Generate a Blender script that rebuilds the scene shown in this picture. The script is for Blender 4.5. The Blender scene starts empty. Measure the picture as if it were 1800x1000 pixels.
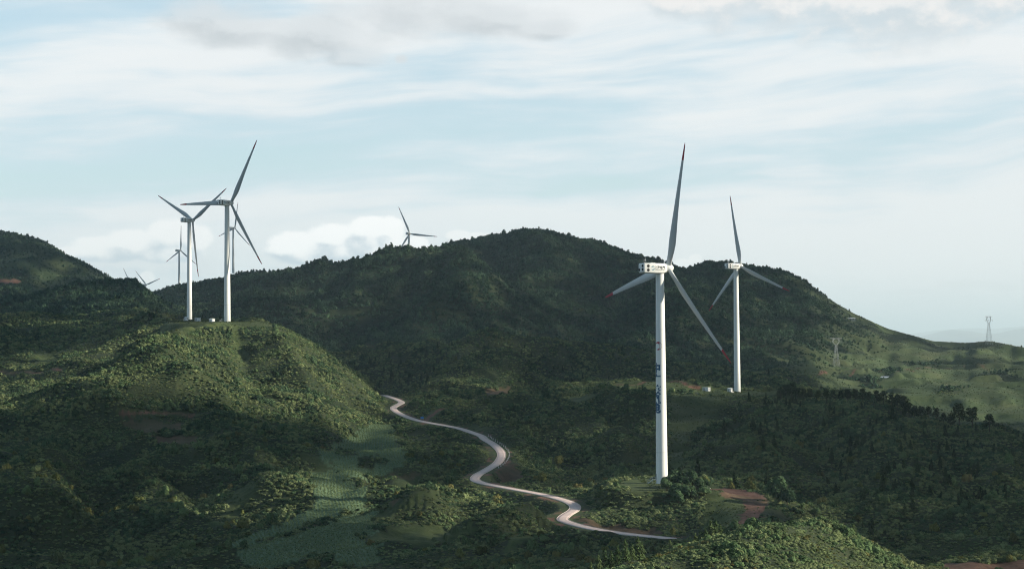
import bpy, bmesh, math, random
import numpy as np
from mathutils import Vector, Matrix, Euler

C = bpy.context
S = C.scene
COL = S.collection
RNG = np.random.default_rng(11)
random.seed(7)

# ------------------------------------------------------------------ camera
W0, H0, F0 = 1800.0, 1000.0, 3359.0            # photo frame in pixels, focal length in pixels
PITCH, ROLL = math.atan(110.0 / F0), math.radians(0.42)
cam_d = bpy.data.cameras.new('camera')
cam = bpy.data.objects.new('camera', cam_d)
COL.objects.link(cam)
CAM_R = (Matrix.Rotation(math.pi / 2 + PITCH, 3, 'X') @ Matrix.Rotation(ROLL * -1, 3, 'Z'))
cam.matrix_world = CAM_R.to_4x4()
cam_d.sensor_fit = 'HORIZONTAL'
cam_d.sensor_width = 36.0
cam_d.lens = 36.0 * F0 / W0
cam_d.clip_start = 1.0
cam_d.clip_end = 200000.0
S.camera = cam
S.view_settings.view_transform = 'Standard'
S.view_settings.look = 'None'
S.view_settings.exposure = 0.95
S.view_settings.gamma = 1.0
S.cycles.filter_width = 1.1
S.cycles.use_denoising = True
S.cycles.denoising_prefilter = 'NONE'
S.cycles.denoising_input_passes = 'RGB_ALBEDO_NORMAL'
S.cycles.max_bounces = 5
S.cycles.diffuse_bounces = 3
S.cycles.glossy_bounces = 2
S.cycles.transparent_max_bounces = 4
S.cycles.volume_bounces = 0
# ------------------------------------------------------------------ sun and sky
SUN_EL, SUN_AZ = math.radians(24.0), math.radians(96.0)      # azimuth from +Y (forward) towards +X (right)
SUN_DIR = Vector((math.sin(SUN_AZ) * math.cos(SUN_EL), math.cos(SUN_AZ) * math.cos(SUN_EL), math.sin(SUN_EL)))
sd = bpy.data.lights.new('sun', 'SUN')
sd.energy = 5.0
sd.angle = math.radians(0.5)
sd.color = (1.0, 0.91, 0.73)
so = bpy.data.objects.new('sun', sd)
COL.objects.link(so)
so.rotation_euler = SUN_DIR.to_track_quat('Z', 'Y').to_euler()

world = bpy.data.worlds.new('World')
S.world = world
world.use_nodes = True


class NT:
    """tiny helper for writing node trees"""
    def __init__(self, tree):
        self.t = tree; self.n = tree.nodes; self.l = tree.links
    def node(self, kind, **kw):
        nd = self.n.new(kind)
        for k, v in kw.items():
            setattr(nd, k, v)
        return nd
    def put(self, sock, v):
        if isinstance(v, bpy.types.NodeSocket):
            self.l.new(v, sock)
        elif v is not None:
            sock.default_value = v
    def m(self, op, a, b=None, c=None, clamp=False):
        nd = self.node('ShaderNodeMath', operation=op, use_clamp=clamp)
        self.put(nd.inputs[0], a); self.put(nd.inputs[1], b)
        if c is not None:
            self.put(nd.inputs[2], c)
        return nd.outputs[0]
    def mix(self, f, a, b, blend='MIX'):
        nd = self.node('ShaderNodeMix', data_type='RGBA', blend_type=blend)
        self.put(nd.inputs[0], f); self.put(nd.inputs[6], a); self.put(nd.inputs[7], b)
        return nd.outputs[2]
    def step(self, v, a, b, lo=0.0, hi=1.0):
        nd = self.node('ShaderNodeMapRange', interpolation_type='SMOOTHSTEP')
        self.put(nd.inputs[0], v)
        for i, q in enumerate((a, b, lo, hi)):
            self.put(nd.inputs[i + 1], q)
        return nd.outputs[0]
    def xyz(self, x, y, z=0.0):
        nd = self.node('ShaderNodeCombineXYZ')
        self.put(nd.inputs[0], x); self.put(nd.inputs[1], y); self.put(nd.inputs[2], z)
        return nd.outputs[0]
    def noise(self, vec, scale, detail=4.0, rough=0.55, dist=0.0, color=False):
        nd = self.node('ShaderNodeTexNoise')
        self.put(nd.inputs['Vector'], vec)
        nd.inputs['Scale'].default_value = scale; nd.inputs['Detail'].default_value = detail
        nd.inputs['Roughness'].default_value = rough; nd.inputs['Distortion'].default_value = dist
        return nd.outputs['Color' if color else 'Fac']


def pxdir(px, py):
    """azimuth and elevation (radians) of a direction seen at a photo pixel, used to place the clouds in the sky"""
    d = CAM_R @ Vector(((px - W0 / 2) / F0, -(py - H0 / 2) / F0, -1.0))
    return math.atan2(d.x, d.y), math.asin(d.z / d.length)


def build_world():
    w = NT(world.node_tree)
    bg = w.n['Background']
    sky = w.node('ShaderNodeTexSky', sky_type='NISHITA', sun_disc=False)
    sky.sun_elevation = SUN_EL; sky.sun_rotation = SUN_AZ
    sky.air_density = 1.0; sky.dust_density = 1.0; sky.ozone_density = 1.0
    tc = w.node('ShaderNodeTexCoord')
    sp = w.node('ShaderNodeSeparateXYZ'); w.l.new(tc.outputs['Generated'], sp.inputs[0])
    az = w.m('ARCTAN2', sp.outputs[0], sp.outputs[1])
    el = w.m('ARCSINE', sp.outputs[2])
    elp = w.m('MAXIMUM', el, 0.0)
    # high thin cloud: long streaks that tilt a little and thin out into blue gaps
    wv = w.noise(w.xyz(w.m('MULTIPLY', az, 5.0), w.m('MULTIPLY', el, 9.0)), 1.0, 3.0, 0.5)
    sa = w.m('ADD', az, w.m('MULTIPLY', w.m('SUBTRACT', wv, 0.5), 0.10))
    se = w.m('ADD', w.m('SUBTRACT', el, w.m('MULTIPLY', az, 0.05)), w.m('MULTIPLY', w.m('SUBTRACT', wv, 0.5), 0.035))
    n1 = w.noise(w.xyz(w.m('MULTIPLY', sa, 3.4), w.m('MULTIPLY', se, 26.0), 4.7), 1.0, 5.0, 0.52)
    n2 = w.noise(w.xyz(w.m('MULTIPLY', sa, 10.0), w.m('MULTIPLY', se, 95.0), 1.3), 1.0, 6.0, 0.6)
    n3 = w.noise(w.xyz(w.m('MULTIPLY', az, 2.2), w.m('MULTIPLY', el, 5.0), 8.2), 1.0, 2.0, 0.5)
    s = w.m('ADD', w.m('MULTIPLY', n1, 0.62), w.m('ADD', w.m('MULTIPLY', n2, 0.38), w.m('MULTIPLY', n3, 0.14)))
    # clear blue towards the upper left, milky towards the horizon
    s = w.m('SUBTRACT', s, w.m('MULTIPLY', w.step(az, -0.17, -0.34), w.step(el, 0.09, 0.19, 0.0, 0.22)))
    s = w.m('ADD', s, w.step(el, 0.10, 0.0, 0.0, 0.16))
    veil = w.step(s, 0.38, 0.60, 0.52, 0.985)
    side = w.step(sp.outputs[1], -0.35, 0.75)                     # unseen sky behind the viewpoint, greyed to weaken the fill light
    over = w.step(el, 0.30, 0.75)
    white = w.mix(w.step(s, 0.46, 0.66), (0.66, 0.795, 0.872, 1), (0.91, 0.935, 0.94, 1))
    hz = w.step(el, 0.09, 0.01)
    white = w.mix(w.m('MULTIPLY', hz, 0.8), white, w.mix(w.step(az, -0.04, 0.14), (0.78, 0.845, 0.875, 1), (1.0, 0.995, 0.98, 1)))
    grey = (0.19, 0.265, 0.32, 1)
    white = w.mix(w.m('MULTIPLY', w.m('SUBTRACT', 1.0, side), 0.9), white, grey)
    white = w.mix(w.m('MULTIPLY', over, 0.75), white, (0.22, 0.37, 0.50, 1))
    base_sky = w.mix(1.0, sky.outputs[0], (0.15, 0.175, 0.175, 1), 'MULTIPLY')
    col = base_col = w.mix(veil, base_sky, white)

    # low heaps of cloud along the horizon and the grey bank above, placed by azimuth and elevation
    def blobs(lst, a, e):
        f = None
        for px, py, rx, ry in lst:
            ca, ce = pxdir(px, py)
            dx = w.m('MULTIPLY', w.m('SUBTRACT', a, ca), F0 / rx)
            dy = w.m('MULTIPLY', w.m('SUBTRACT', e, ce), F0 / ry)
            g = w.m('SUBTRACT', 1.0, w.m('ADD', w.m('MULTIPLY', dx, dx), w.m('MULTIPLY', dy, dy)))
            f = g if f is None else w.m('SMOOTH_MAX', f, g, 0.25)
        return f

    def layer(col, lst, scale, amp, edge, lit, shade, sx=1.0, shift=(0.0035, 0.006), sy=1.0, opac=1.0, k=1.6, big=0.35):
        def dens(a, e):
            v = w.xyz(w.m('MULTIPLY', a, scale), w.m('MULTIPLY', e, scale * sy), 3.1)
            n = w.noise(v, 1.0, 6.0, 0.58)
            nb = w.noise(v, big, 2.0, 0.5)
            return w.m('ADD', blobs(lst, a, e), w.m('MULTIPLY', w.m('ADD', w.m('SUBTRACT', n, 0.5), w.m('MULTIPLY', w.m('SUBTRACT', nb, 0.5), 0.6)), amp))
        f = dens(az, el)
        g = dens(w.m('ADD', az, shift[0]), w.m('ADD', el, shift[1]))
        mask = w.m('MULTIPLY', w.step(f, 0.0, edge), opac)
        li = w.step(w.m('MULTIPLY', w.m('SUBTRACT', f, g), k), -0.28, 0.26)
        c = w.mix(li, shade, lit)
        return w.mix(mask, col, c)

    grey_bank = [(340,30,90,45),(430,50,150,50),(560,60,170,55),(700,20,200,55),(850,35,170,45),(960,50,70,25),(620,100,70,22),(705,104,14,9)]
    col = layer(col, grey_bank, 30.0, 1.9, 1.2, (0.74, 0.78, 0.80, 1), (0.53, 0.58, 0.61, 1), sy=1.7, opac=0.88, k=0.8)
    pink_bank = [(1210,0,120,50),(1350,8,160,74),(1480,15,150,84),(1600,18,170,90),(1720,5,110,70)]
    col = layer(col, pink_bank, 34.0, 2.3, 1.1, (0.93, 0.915, 0.895, 1), (0.66, 0.735, 0.775, 1), sy=1.6, opac=0.9, k=0.9)
    low = [(230,462,120,34),(330,470,60,30),(560,462,110,30),(680,445,80,26)]
    col = layer(col, low, 60.0, 1.6, 0.9, (0.80, 0.83, 0.845, 1), (0.62, 0.70, 0.76, 1), sy=1.3, opac=0.6)
    heap = [(170,428,50,16),(240,425,70,26),(300,412,55,32),(345,420,34,30),(180,445,90,18),(300,446,80,18)]
    col = layer(col, heap, 75.0, 1.5, 0.6, (1.09, 1.075, 1.05, 1), (0.54, 0.645, 0.725, 1), sy=1.25, opac=0.82, k=0.5, shift=(0.0055, 0.0085))
    heap2 = [(520,425,55,22),(585,415,60,28),(650,405,55,26),(690,402,26,24),(560,445,110,22),(660,430,70,28),(735,430,25,18),(500,440,40,14)]
    col = layer(col, heap2, 80.0, 1.5, 0.5, (1.17, 1.15, 1.125, 1), (0.53, 0.635, 0.72, 1), sy=1.25, opac=0.95, k=0.55, shift=(0.0055, 0.0085))
    heap3 = [(805,414,26,11),(840,420,30,12),(258,488,16,14),(1222,455,14,10),(1200,462,18,9)]
    col = layer(col, heap3, 90.0, 0.9, 0.5, (1.1, 1.08, 1.05, 1), (0.62, 0.71, 0.77, 1), opac=0.75)
    faint = [(1700,500,70,10),(1760,505,40,8),(1600,512,60,6)]
    col = layer(col, faint, 60.0, 1.0, 0.9, (0.85, 0.85, 0.84, 1), (0.68, 0.74, 0.78, 1), sy=2.0, opac=0.5)
    # heaps only exist low in front of the viewpoint; elsewhere the cheaper sky is used as it is
    w.l.new(base_col, bg.inputs[0])
    bg.inputs[1].default_value = 0.565
    bg2 = w.node('ShaderNodeBackground'); bg2.inputs[1].default_value = 0.565; w.l.new(col, bg2.inputs[0])
    mx = w.node('ShaderNodeMixShader')
    gate = w.m('MULTIPLY', w.m('LESS_THAN', w.m('ABSOLUTE', az), 0.55), w.m('MULTIPLY', w.m('LESS_THAN', el, 0.30), w.m('GREATER_THAN', el, -0.02)))
    w.l.new(gate, mx.inputs[0]); w.l.new(bg.outputs[0], mx.inputs[1]); w.l.new(bg2.outputs[0], mx.inputs[2])
    w.l.new(mx.outputs[0], w.n['World Output'].inputs[0])
    world.cycles.sampling_method = 'MANUAL'
    world.cycles.sample_map_resolution = 512


build_world()
# ------------------------------------------------------------------ terrain as numbers
RM = np.array(CAM_R)


def ray(px, py):
    """direction through a photo pixel, scaled so that its forward (y) part is 1"""
    px = np.asarray(px, float); py = np.asarray(py, float)
    d = np.stack([(px - W0 / 2) / F0, -(py - H0 / 2) / F0, -np.ones_like(px)], -1) @ RM.T
    return d / d[..., 1:2]


def project(P):
    q = np.asarray(P, float) @ RM
    return W0 / 2 - F0 * q[..., 0] / q[..., 2], H0 / 2 + F0 * q[..., 1] / q[..., 2]


def at(px, py, Y):
    return ray(px, py) * Y


def hash2(ix, iy, seed):
    h = (ix.astype(np.int64) * 374761393 + iy.astype(np.int64) * 668265263 + seed * 974711) & 0x7fffffff
    h = ((h ^ (h >> 13)) * 1274126177) & 0x7fffffff
    h = h ^ (h >> 16)
    return (h & 0xffff) / 65535.0


def vnoise(x, y, seed=0):
    ix = np.floor(x); iy = np.floor(y)
    fx = x - ix; fy = y - iy
    ix = ix.astype(np.int64); iy = iy.astype(np.int64)
    def g(ax, ay):
        a = hash2(ax, ay, seed) * 2 * np.pi
        return np.cos(a), np.sin(a)
    sx = fx * fx * fx * (fx * (fx * 6 - 15) + 10)
    sy = fy * fy * fy * (fy * (fy * 6 - 15) + 10)
    def d(ax, ay, ox, oy):
        c, s_ = g(ax, ay)
        return c * ox + s_ * oy
    a = d(ix, iy, fx, fy); b = d(ix + 1, iy, fx - 1, fy)
    c = d(ix, iy + 1, fx, fy - 1); e = d(ix + 1, iy + 1, fx - 1, fy - 1)
    t = a + (b - a) * sx
    u = c + (e - c) * sx
    return (t + (u - t) * sy) * 1.5


def fbm(x, y, octaves=4, seed=0, gain=0.5):
    s = 0.0; a = 1.0
    for o in range(octaves):
        s = s + a * vnoise(x * 2 ** o + 13.7 * o, y * 2 ** o + 5.1 * o, seed + o)
        a *= gain
    return s


# control lines: (canopy height, [(pixel x, pixel y, distance)...])
CTRL = [
    # foreground shrub hill
    (1.8, [(400,1045,330),(700,1008,350),(850,1003,360),(1000,990,380),(1100,968,395),(1180,940,410),(1260,926,425),(1340,910,435),(1420,900,440),(1480,917,445),(1540,947,440),(1600,977,430),(1640,1000,420),(1700,1045,410),(1850,1100,400)]),
    (1.8, [(1300,1000,345),(1450,1000,360),(1200,1000,350),(1550,1000,385),(1300,1060,300),(1000,1045,320),(700,1065,310),(1450,1060,310),(1600,1065,350)]),
    (0.0, [(1700,985,470),(1800,983,470),(1900,983,470),(1700,1000,462),(1800,1000,462)]),
    # right hill
    (5.0, [(1300,697,1150),(1380,686,1120),(1430,688,1100),(1500,693,1080),(1560,700,1060),(1640,719,1030),(1700,735,1000),(1760,752,970),(1800,778,950),(1860,830,930),(1950,880,900)]),
    (3.0, [(1290,750,1030),(1400,760,960),(1500,770,920),(1600,800,860),(1700,830,800),(1800,860,760),(1900,900,740),
           (1250,790,900),(1350,810,830),(1450,840,760),(1550,870,700),(1650,900,640),(1800,920,610),
           (1290,850,760),(1400,890,690),(1500,920,620),(1600,950,570),(1700,970,530),(1800,968,530),(1950,960,540)]),
    (0.0, [(1180,720,1100),(1190,770,980),(1195,820,860),(1188,838,790)]),
    # mound of the nearest turbine
    (0.0, [(1090,848,730),(1163,848,708),(1150,854,690),(1100,862,690),(1240,852,700),(1090,845,745),(1200,850,725),
           (1260,858,690),(1330,868,670),(1335,890,640),(1310,920,600)]),
    (1.5, [(1040,890,670),(1100,897,655),(1180,912,630),(1230,900,640),(1250,920,605),(1285,890,640),(1080,920,615),(1150,932,585)]),
    # track and road line
    (0.0, [(1165,945,560),(1080,935,598),(1010,922,632),(985,913,645),(1005,900,662),(1018,888,680),(1000,880,694),(960,870,715),(880,855,755),(830,845,785),(840,832,812),(870,818,845),(885,800,885),(878,788,912),(855,772,950),(845,765,968),(800,752,1008),(740,740,1055),(700,725,1110),(690,715,1150),(708,707,1180),(700,700,1205),(683,697,1220)]),
    # middle hill
    (0.0, [(1080,672,1270),(1180,673,1250),(1240,686,1245),(1296,688,1263),(1360,690,1230),(1080,680,1215),(1240,698,1195),(1290,699,1190)]),
    (2.5, [(960,715,1120),(1000,730,1080),(1060,700,1150),(1040,780,950),(1100,790,900),(1130,830,800),(960,800,900),(1000,850,800),(920,780,940),(1060,840,780),(930,830,830),
           (850,705,1150),(800,680,1250),(870,690,1200),(720,690,1210),(760,700,1170),(790,735,1060),(1180,690,1190)]),
    (0.0, [(745,745,1045),(760,728,1080),(778,718,1110)]),
    # foothills
    (3.5, [(590,620,1750),(640,617,1730),(680,618,1700),(720,630,1650),(770,650,1560),
           (780,640,1520),(810,615,1560),(850,602,1600),(880,608,1600),(910,625,1580),
           (760,660,1330),(830,635,1380),(880,630,1400),(920,635,1400),(950,650,1370),(970,665,1330),(760,673,1290),(900,680,1280),
           (920,640,1560),(980,617,1650),(1040,617,1700),(1120,625,1700),(1180,640,1650),(1250,640,1620),(1340,655,1570),(1400,668,1500),(1430,684,1400),
           (1000,665,1360),(1100,662,1340),(1200,662,1340),(1300,678,1330)]),
    # great mountain
    (6.0, [(265,508,2900),(300,498,2900),(350,490,2900),(420,475,2900),(470,472,2900),(520,468,2950),(560,452,3000),(600,458,2900),(640,445,2720),(665,436,2640),(690,428,2600),(715,426,2600),(735,431,2620),(765,431,3050),(800,421,3120),(860,410,3200),(920,399,3250),(960,401,3250),(1000,410,3200),(1050,418,3150),(1100,438,3100),(1140,447,3100),(1180,460,3150),(1207,468,3200),(1235,457,3150),(1270,453,3100),(1320,461,3050),(1380,470,2950),(1420,490,2900)]),
    (2.0, [(1460,525,2850),(1500,548,2800),(1560,575,2750),(1640,597,2700),(1700,600,2700),(1740,597,2750),(1800,608,2750),(1900,640,2700)]),
    (6.0, [(920,480,2800),(920,560,2350),(920,600,2050),(690,500,2380),(690,560,2150),(690,600,1960),
           (770,455,2520),(800,474,2430),(835,508,2320),(870,548,2200),(745,490,2400),(850,476,2980),(890,515,2800),
           (520,520,2500),(520,570,2150),(560,600,1950),(400,520,2550),(300,530,2500),
           (1100,500,2800),(1100,560,2400),(1100,600,2100),(1250,510,2700),(1250,570,2350),(1250,620,2000),(1380,520,2650),(1400,600,2250),(1400,645,1950),(1330,485,2900)]),
    # sunny slope at the right
    (1.0, [(1500,600,2500),(1556,650,2250),(1470,638,2350),(1600,620,2500),(1700,640,2350),(1800,640,2400),(1900,660,2350),(1500,660,2100),(1600,680,2000),(1700,700,1900),(1790,720,1850),(1560,690,1950),(1650,730,1750),(1760,750,1700),(1800,745,1720)]),
    # left hill with two turbines
    (0.0, [(400,566,1273),(333,562,1595),(480,572,1240),(440,570,1235),(300,566,1290),(280,561,1500),(360,560,1660),(450,567,1350),(300,580,1220),(270,600,1170),(290,556,1650)]),
    (2.0, [(520,588,1230),(560,610,1220),(600,637,1210),(630,660,1200),(660,690,1180),(672,705,1150),
           (420,610,1160),(420,650,1090),(450,690,1020),(500,730,960),(560,700,1040),(600,720,1020),(520,650,1110),(560,650,1130),(640,730,1050),(620,745,1000),(680,745,1030),
           (330,605,1100),(300,612,1080),(270,615,1060),(240,622,1050),(200,640,1030),(160,660,1010),(120,680,990),(80,695,980),(0,715,960),
           (150,620,1250),(50,640,1250),(0,680,1150),(100,660,1180),(220,590,1330),(200,570,1450)]),
    (4.0, [(0,548,1750),(40,543,1750),(80,545,1730),(130,558,1650),(170,575,1550),(60,600,1450)]),
    (5.0, [(60,525,2300),(100,505,2350),(150,492,2400),(200,488,2400),(240,495,2400),(270,512,2380),(300,545,2300),(320,562,2200),(200,540,1950),(280,550,1900)]),
    (2.0, [(-100,380,3600),(0,405,3500),(20,408,3500),(70,418,3450),(90,428,3400),(115,445,3300),(150,460,3250),(190,482,3200),(0,460,3100),(80,480,3000),(120,475,3050),(0,497,2850),(30,515,2700)]),
    # dark slope down to the valley
    (2.0, [(100,760,850),(200,760,870),(300,765,870),(380,790,840),(450,800,830),(0,780,800),(100,850,740),(160,800,800),(160,900,690),(240,820,775),(280,900,680),(340,960,605),(400,880,740),(440,850,790),(0,880,690),(0,960,610),(100,960,620),(200,1000,585),(300,1000,570),(150,1000,580),(0,1040,540),(400,960,620),(430,930,650),(-150,760,850),(-150,900,660),(-150,640,1250)]),
    (0.0, [(230,745,905),(310,748,900),(310,775,862)]),
    # valley floor
    (0.3, [(560,790,880),(640,790,870),(700,800,850),(620,830,800),(560,850,770),(600,880,720),(520,930,650),(450,960,610),(620,970,600),(560,985,585),(660,985,590),(700,840,800),(760,820,830),(680,760,960)]),
    (1.5, [(780,850,770),(800,900,690),(900,900,680),(740,940,630),(850,930,640),(950,950,600),(850,970,565),(700,985,572),(1050,965,540),(950,985,520),(1100,952,550)]),
]
# ground that the photo hides: (pixel x, distance, height)
HID = [(1340,505,-57),(1420,520,-60),(1600,500,-64),(1000,470,-58),(800,450,-62),(600,450,-68),(1180,500,-56),(300,450,-80),(0,450,-80),
       (1160,800,-58),(650,2000,-25),(830,1485,-36),(900,1495,-38),(960,1500,-46),(1050,1490,-46),(1150,1480,-46),(640,1560,-34),(720,1480,-44),(850,1850,-20),(1050,1950,-25),(1250,1850,-30),(1400,1750,-48),
       (-100,4600,90),(300,4600,65),(300,3600,98),(420,3410,118),(720,3060,118),(745,2880,118),(800,2800,92),(850,2620,66),(690,2880,120),(900,4200,90),(1300,4200,60),(1600,3600,-40),(1850,3600,-40),(600,3600,70),(1000,3800,110),
       (1640,1350,-64),(1760,1250,-72),(1500,1480,-60),(1880,1300,-78),(2050,1700,-90),(2100,1000,-60),(2100,600,-60),
       (350,1850,0),(450,1620,-8),(600,1450,-30),(680,1360,-42),(540,1500,-22),(60,2020,15),(150,2800,45),(260,2800,40),(0,4300,110),
       (200,1130,-26),(100,1090,-30),
       (2200,2300,-60),(2200,2900,-40),(-250,3600,240),(-250,2400,60),(-250,1700,40),(-250,500,-80),(2100,400,-60),
       (300,230,-50),(900,230,-45),(1500,230,-45),(-200,230,-55),(2100,230,-50),(900,6500,0),(0,6500,20),(1800,6500,-60)]


def uv_of(x, y):
    return np.stack([x / y, 0.38 * np.log(y)], -1)


def build_ctrl():
    P = []
    for can, pts in CTRL:
        a = np.array(pts, float)
        w = at(a[:, 0], a[:, 1], a[:, 2:3])
        w[:, 2] -= can
        P.append(w)
    h = np.array(HID, float)
    w = at(h[:, 0], np.full(len(h), 600.0), h[:, 1:2])
    w[:, 2] = h[:, 2]
    P.append(w)
    return np.concatenate(P)


def tps_phi(r2):
    return 0.5 * r2 * np.log(r2 + 1e-12)


def fit_surface(P, lam=3e-5):
    q = uv_of(P[:, 0], P[:, 1])
    v = P[:, 2] / P[:, 1]                       # fitted as a slope from the viewpoint's height: scale-free with distance
    n = len(q)
    d2 = ((q[:, None] - q[None]) ** 2).sum(-1)
    A = np.zeros((n + 3, n + 3))
    A[:n, :n] = tps_phi(d2) + np.eye(n) * lam
    A[:n, n] = 1; A[:n, n + 1:] = q
    A[n, :n] = 1; A[n + 1:, :n] = q.T
    w = np.linalg.solve(A, np.concatenate([v, np.zeros(3)]))
    return q, w


CTRL_P = build_ctrl()
TQ, TW = fit_surface(CTRL_P)


def tps_eval(x, y):
    q = uv_of(x, y).reshape(-1, 2)
    out = np.empty(len(q))
    for i in range(0, len(q), 20000):
        d2 = ((q[i:i + 20000, None] - TQ[None]) ** 2).sum(-1)
        out[i:i + 20000] = tps_phi(d2) @ TW[:-3] + TW[-3] + q[i:i + 20000] @ TW[-2:]
    return out.reshape(np.shape(x)) * y


U0, U1, NU = -0.40, 0.40, 1001
L0, L1, NL = math.log(230.0), math.log(6500.0), 1300
gu = np.linspace(U0, U1, NU)
gl = np.linspace(L0, L1, NL)


def coarse_surface():
    cu = np.linspace(U0, U1, 201); cl = np.linspace(L0, L1, 261)
    y = np.exp(cl)[:, None] * np.ones(201)[None]
    x = cu[None] * y
    z = tps_eval(x, y) / y
    # cubic resample, rows then columns
    def up(a, old, new):
        t = (new - old[0]) / (old[1] - old[0])
        i = np.clip(np.floor(t).astype(int), 0, len(old) - 2); f = (t - i)[:, None]
        n = len(old)
        p0 = a[np.clip(i - 1, 0, n - 1)]; p1 = a[i]; p2 = a[i + 1]; p3 = a[np.clip(i + 2, 0, n - 1)]
        return p1 + 0.5 * f * (p2 - p0 + f * (2 * p0 - 5 * p1 + 4 * p2 - p3 + f * (3 * (p1 - p2) + p3 - p0)))
    z = up(z, cl, gl)
    z = up(z.T.copy(), cu, gu).T
    return z


GY = np.exp(gl)[:, None] * np.ones(NU)[None]
GX = gu[None] * GY
GZ = coarse_surface() * GY


def smooth(a, b, t):
    t = np.clip((t - a) / (b - a), 0, 1)
    return t * t * (3 - 2 * t)
def smooth1(a, n):
    k = np.hanning(2 * n + 3)[1:-1]; k /= k.sum()
    return np.convolve(np.pad(a, (n, n), mode='edge'), k, 'valid')


def near_ctrl():
    cu = np.linspace(U0, U1, 251); cl = np.linspace(L0, L1, 326)
    q = np.stack(np.broadcast_arrays(cu[None], 0.38 * cl[:, None]), -1).reshape(-1, 2)
    d = np.empty(len(q))
    for i in range(0, len(q), 8000):
        d[i:i + 8000] = np.sqrt(((q[i:i + 8000, None] - TQ[None]) ** 2).sum(-1).min(1))
    d = d.reshape(326, 251)
    d = np.array([np.interp(gl, cl, d[:, k]) for k in range(251)]).T
    return np.array([np.interp(gu, cu, d[k]) for k in range(NL)])


DAMP = 0.16 + 0.84 * smooth(0.001, 0.016, near_ctrl())
wx = GX + 25 * vnoise(GX / 140, GY / 140, 71)
wy = GY + 25 * vnoise(GX / 140, GY / 140, 72)
rid = lambda s, seed: 0.45 - 2 * np.abs(vnoise(wx / s, wy / s, seed))
near_w = 1 - smooth(1500, 2400, GY)
far_w = smooth(1300, 2300, GY)
fore_w = 1 - smooth(470, 560, GY)
NZ = near_w * (1 - 0.55 * fore_w) * (7.0 * rid(95, 3) + 3.0 * rid(42, 4) + 0.8 * fbm(GX / 17, GY / 17, 3, 9))
NZ = NZ + far_w * (20 * rid(330, 5) + 10 * rid(140, 6) + 3.0 * fbm(GX / 55, GY / 55, 3, 12))
GZ = GZ + NZ * DAMP

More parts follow.
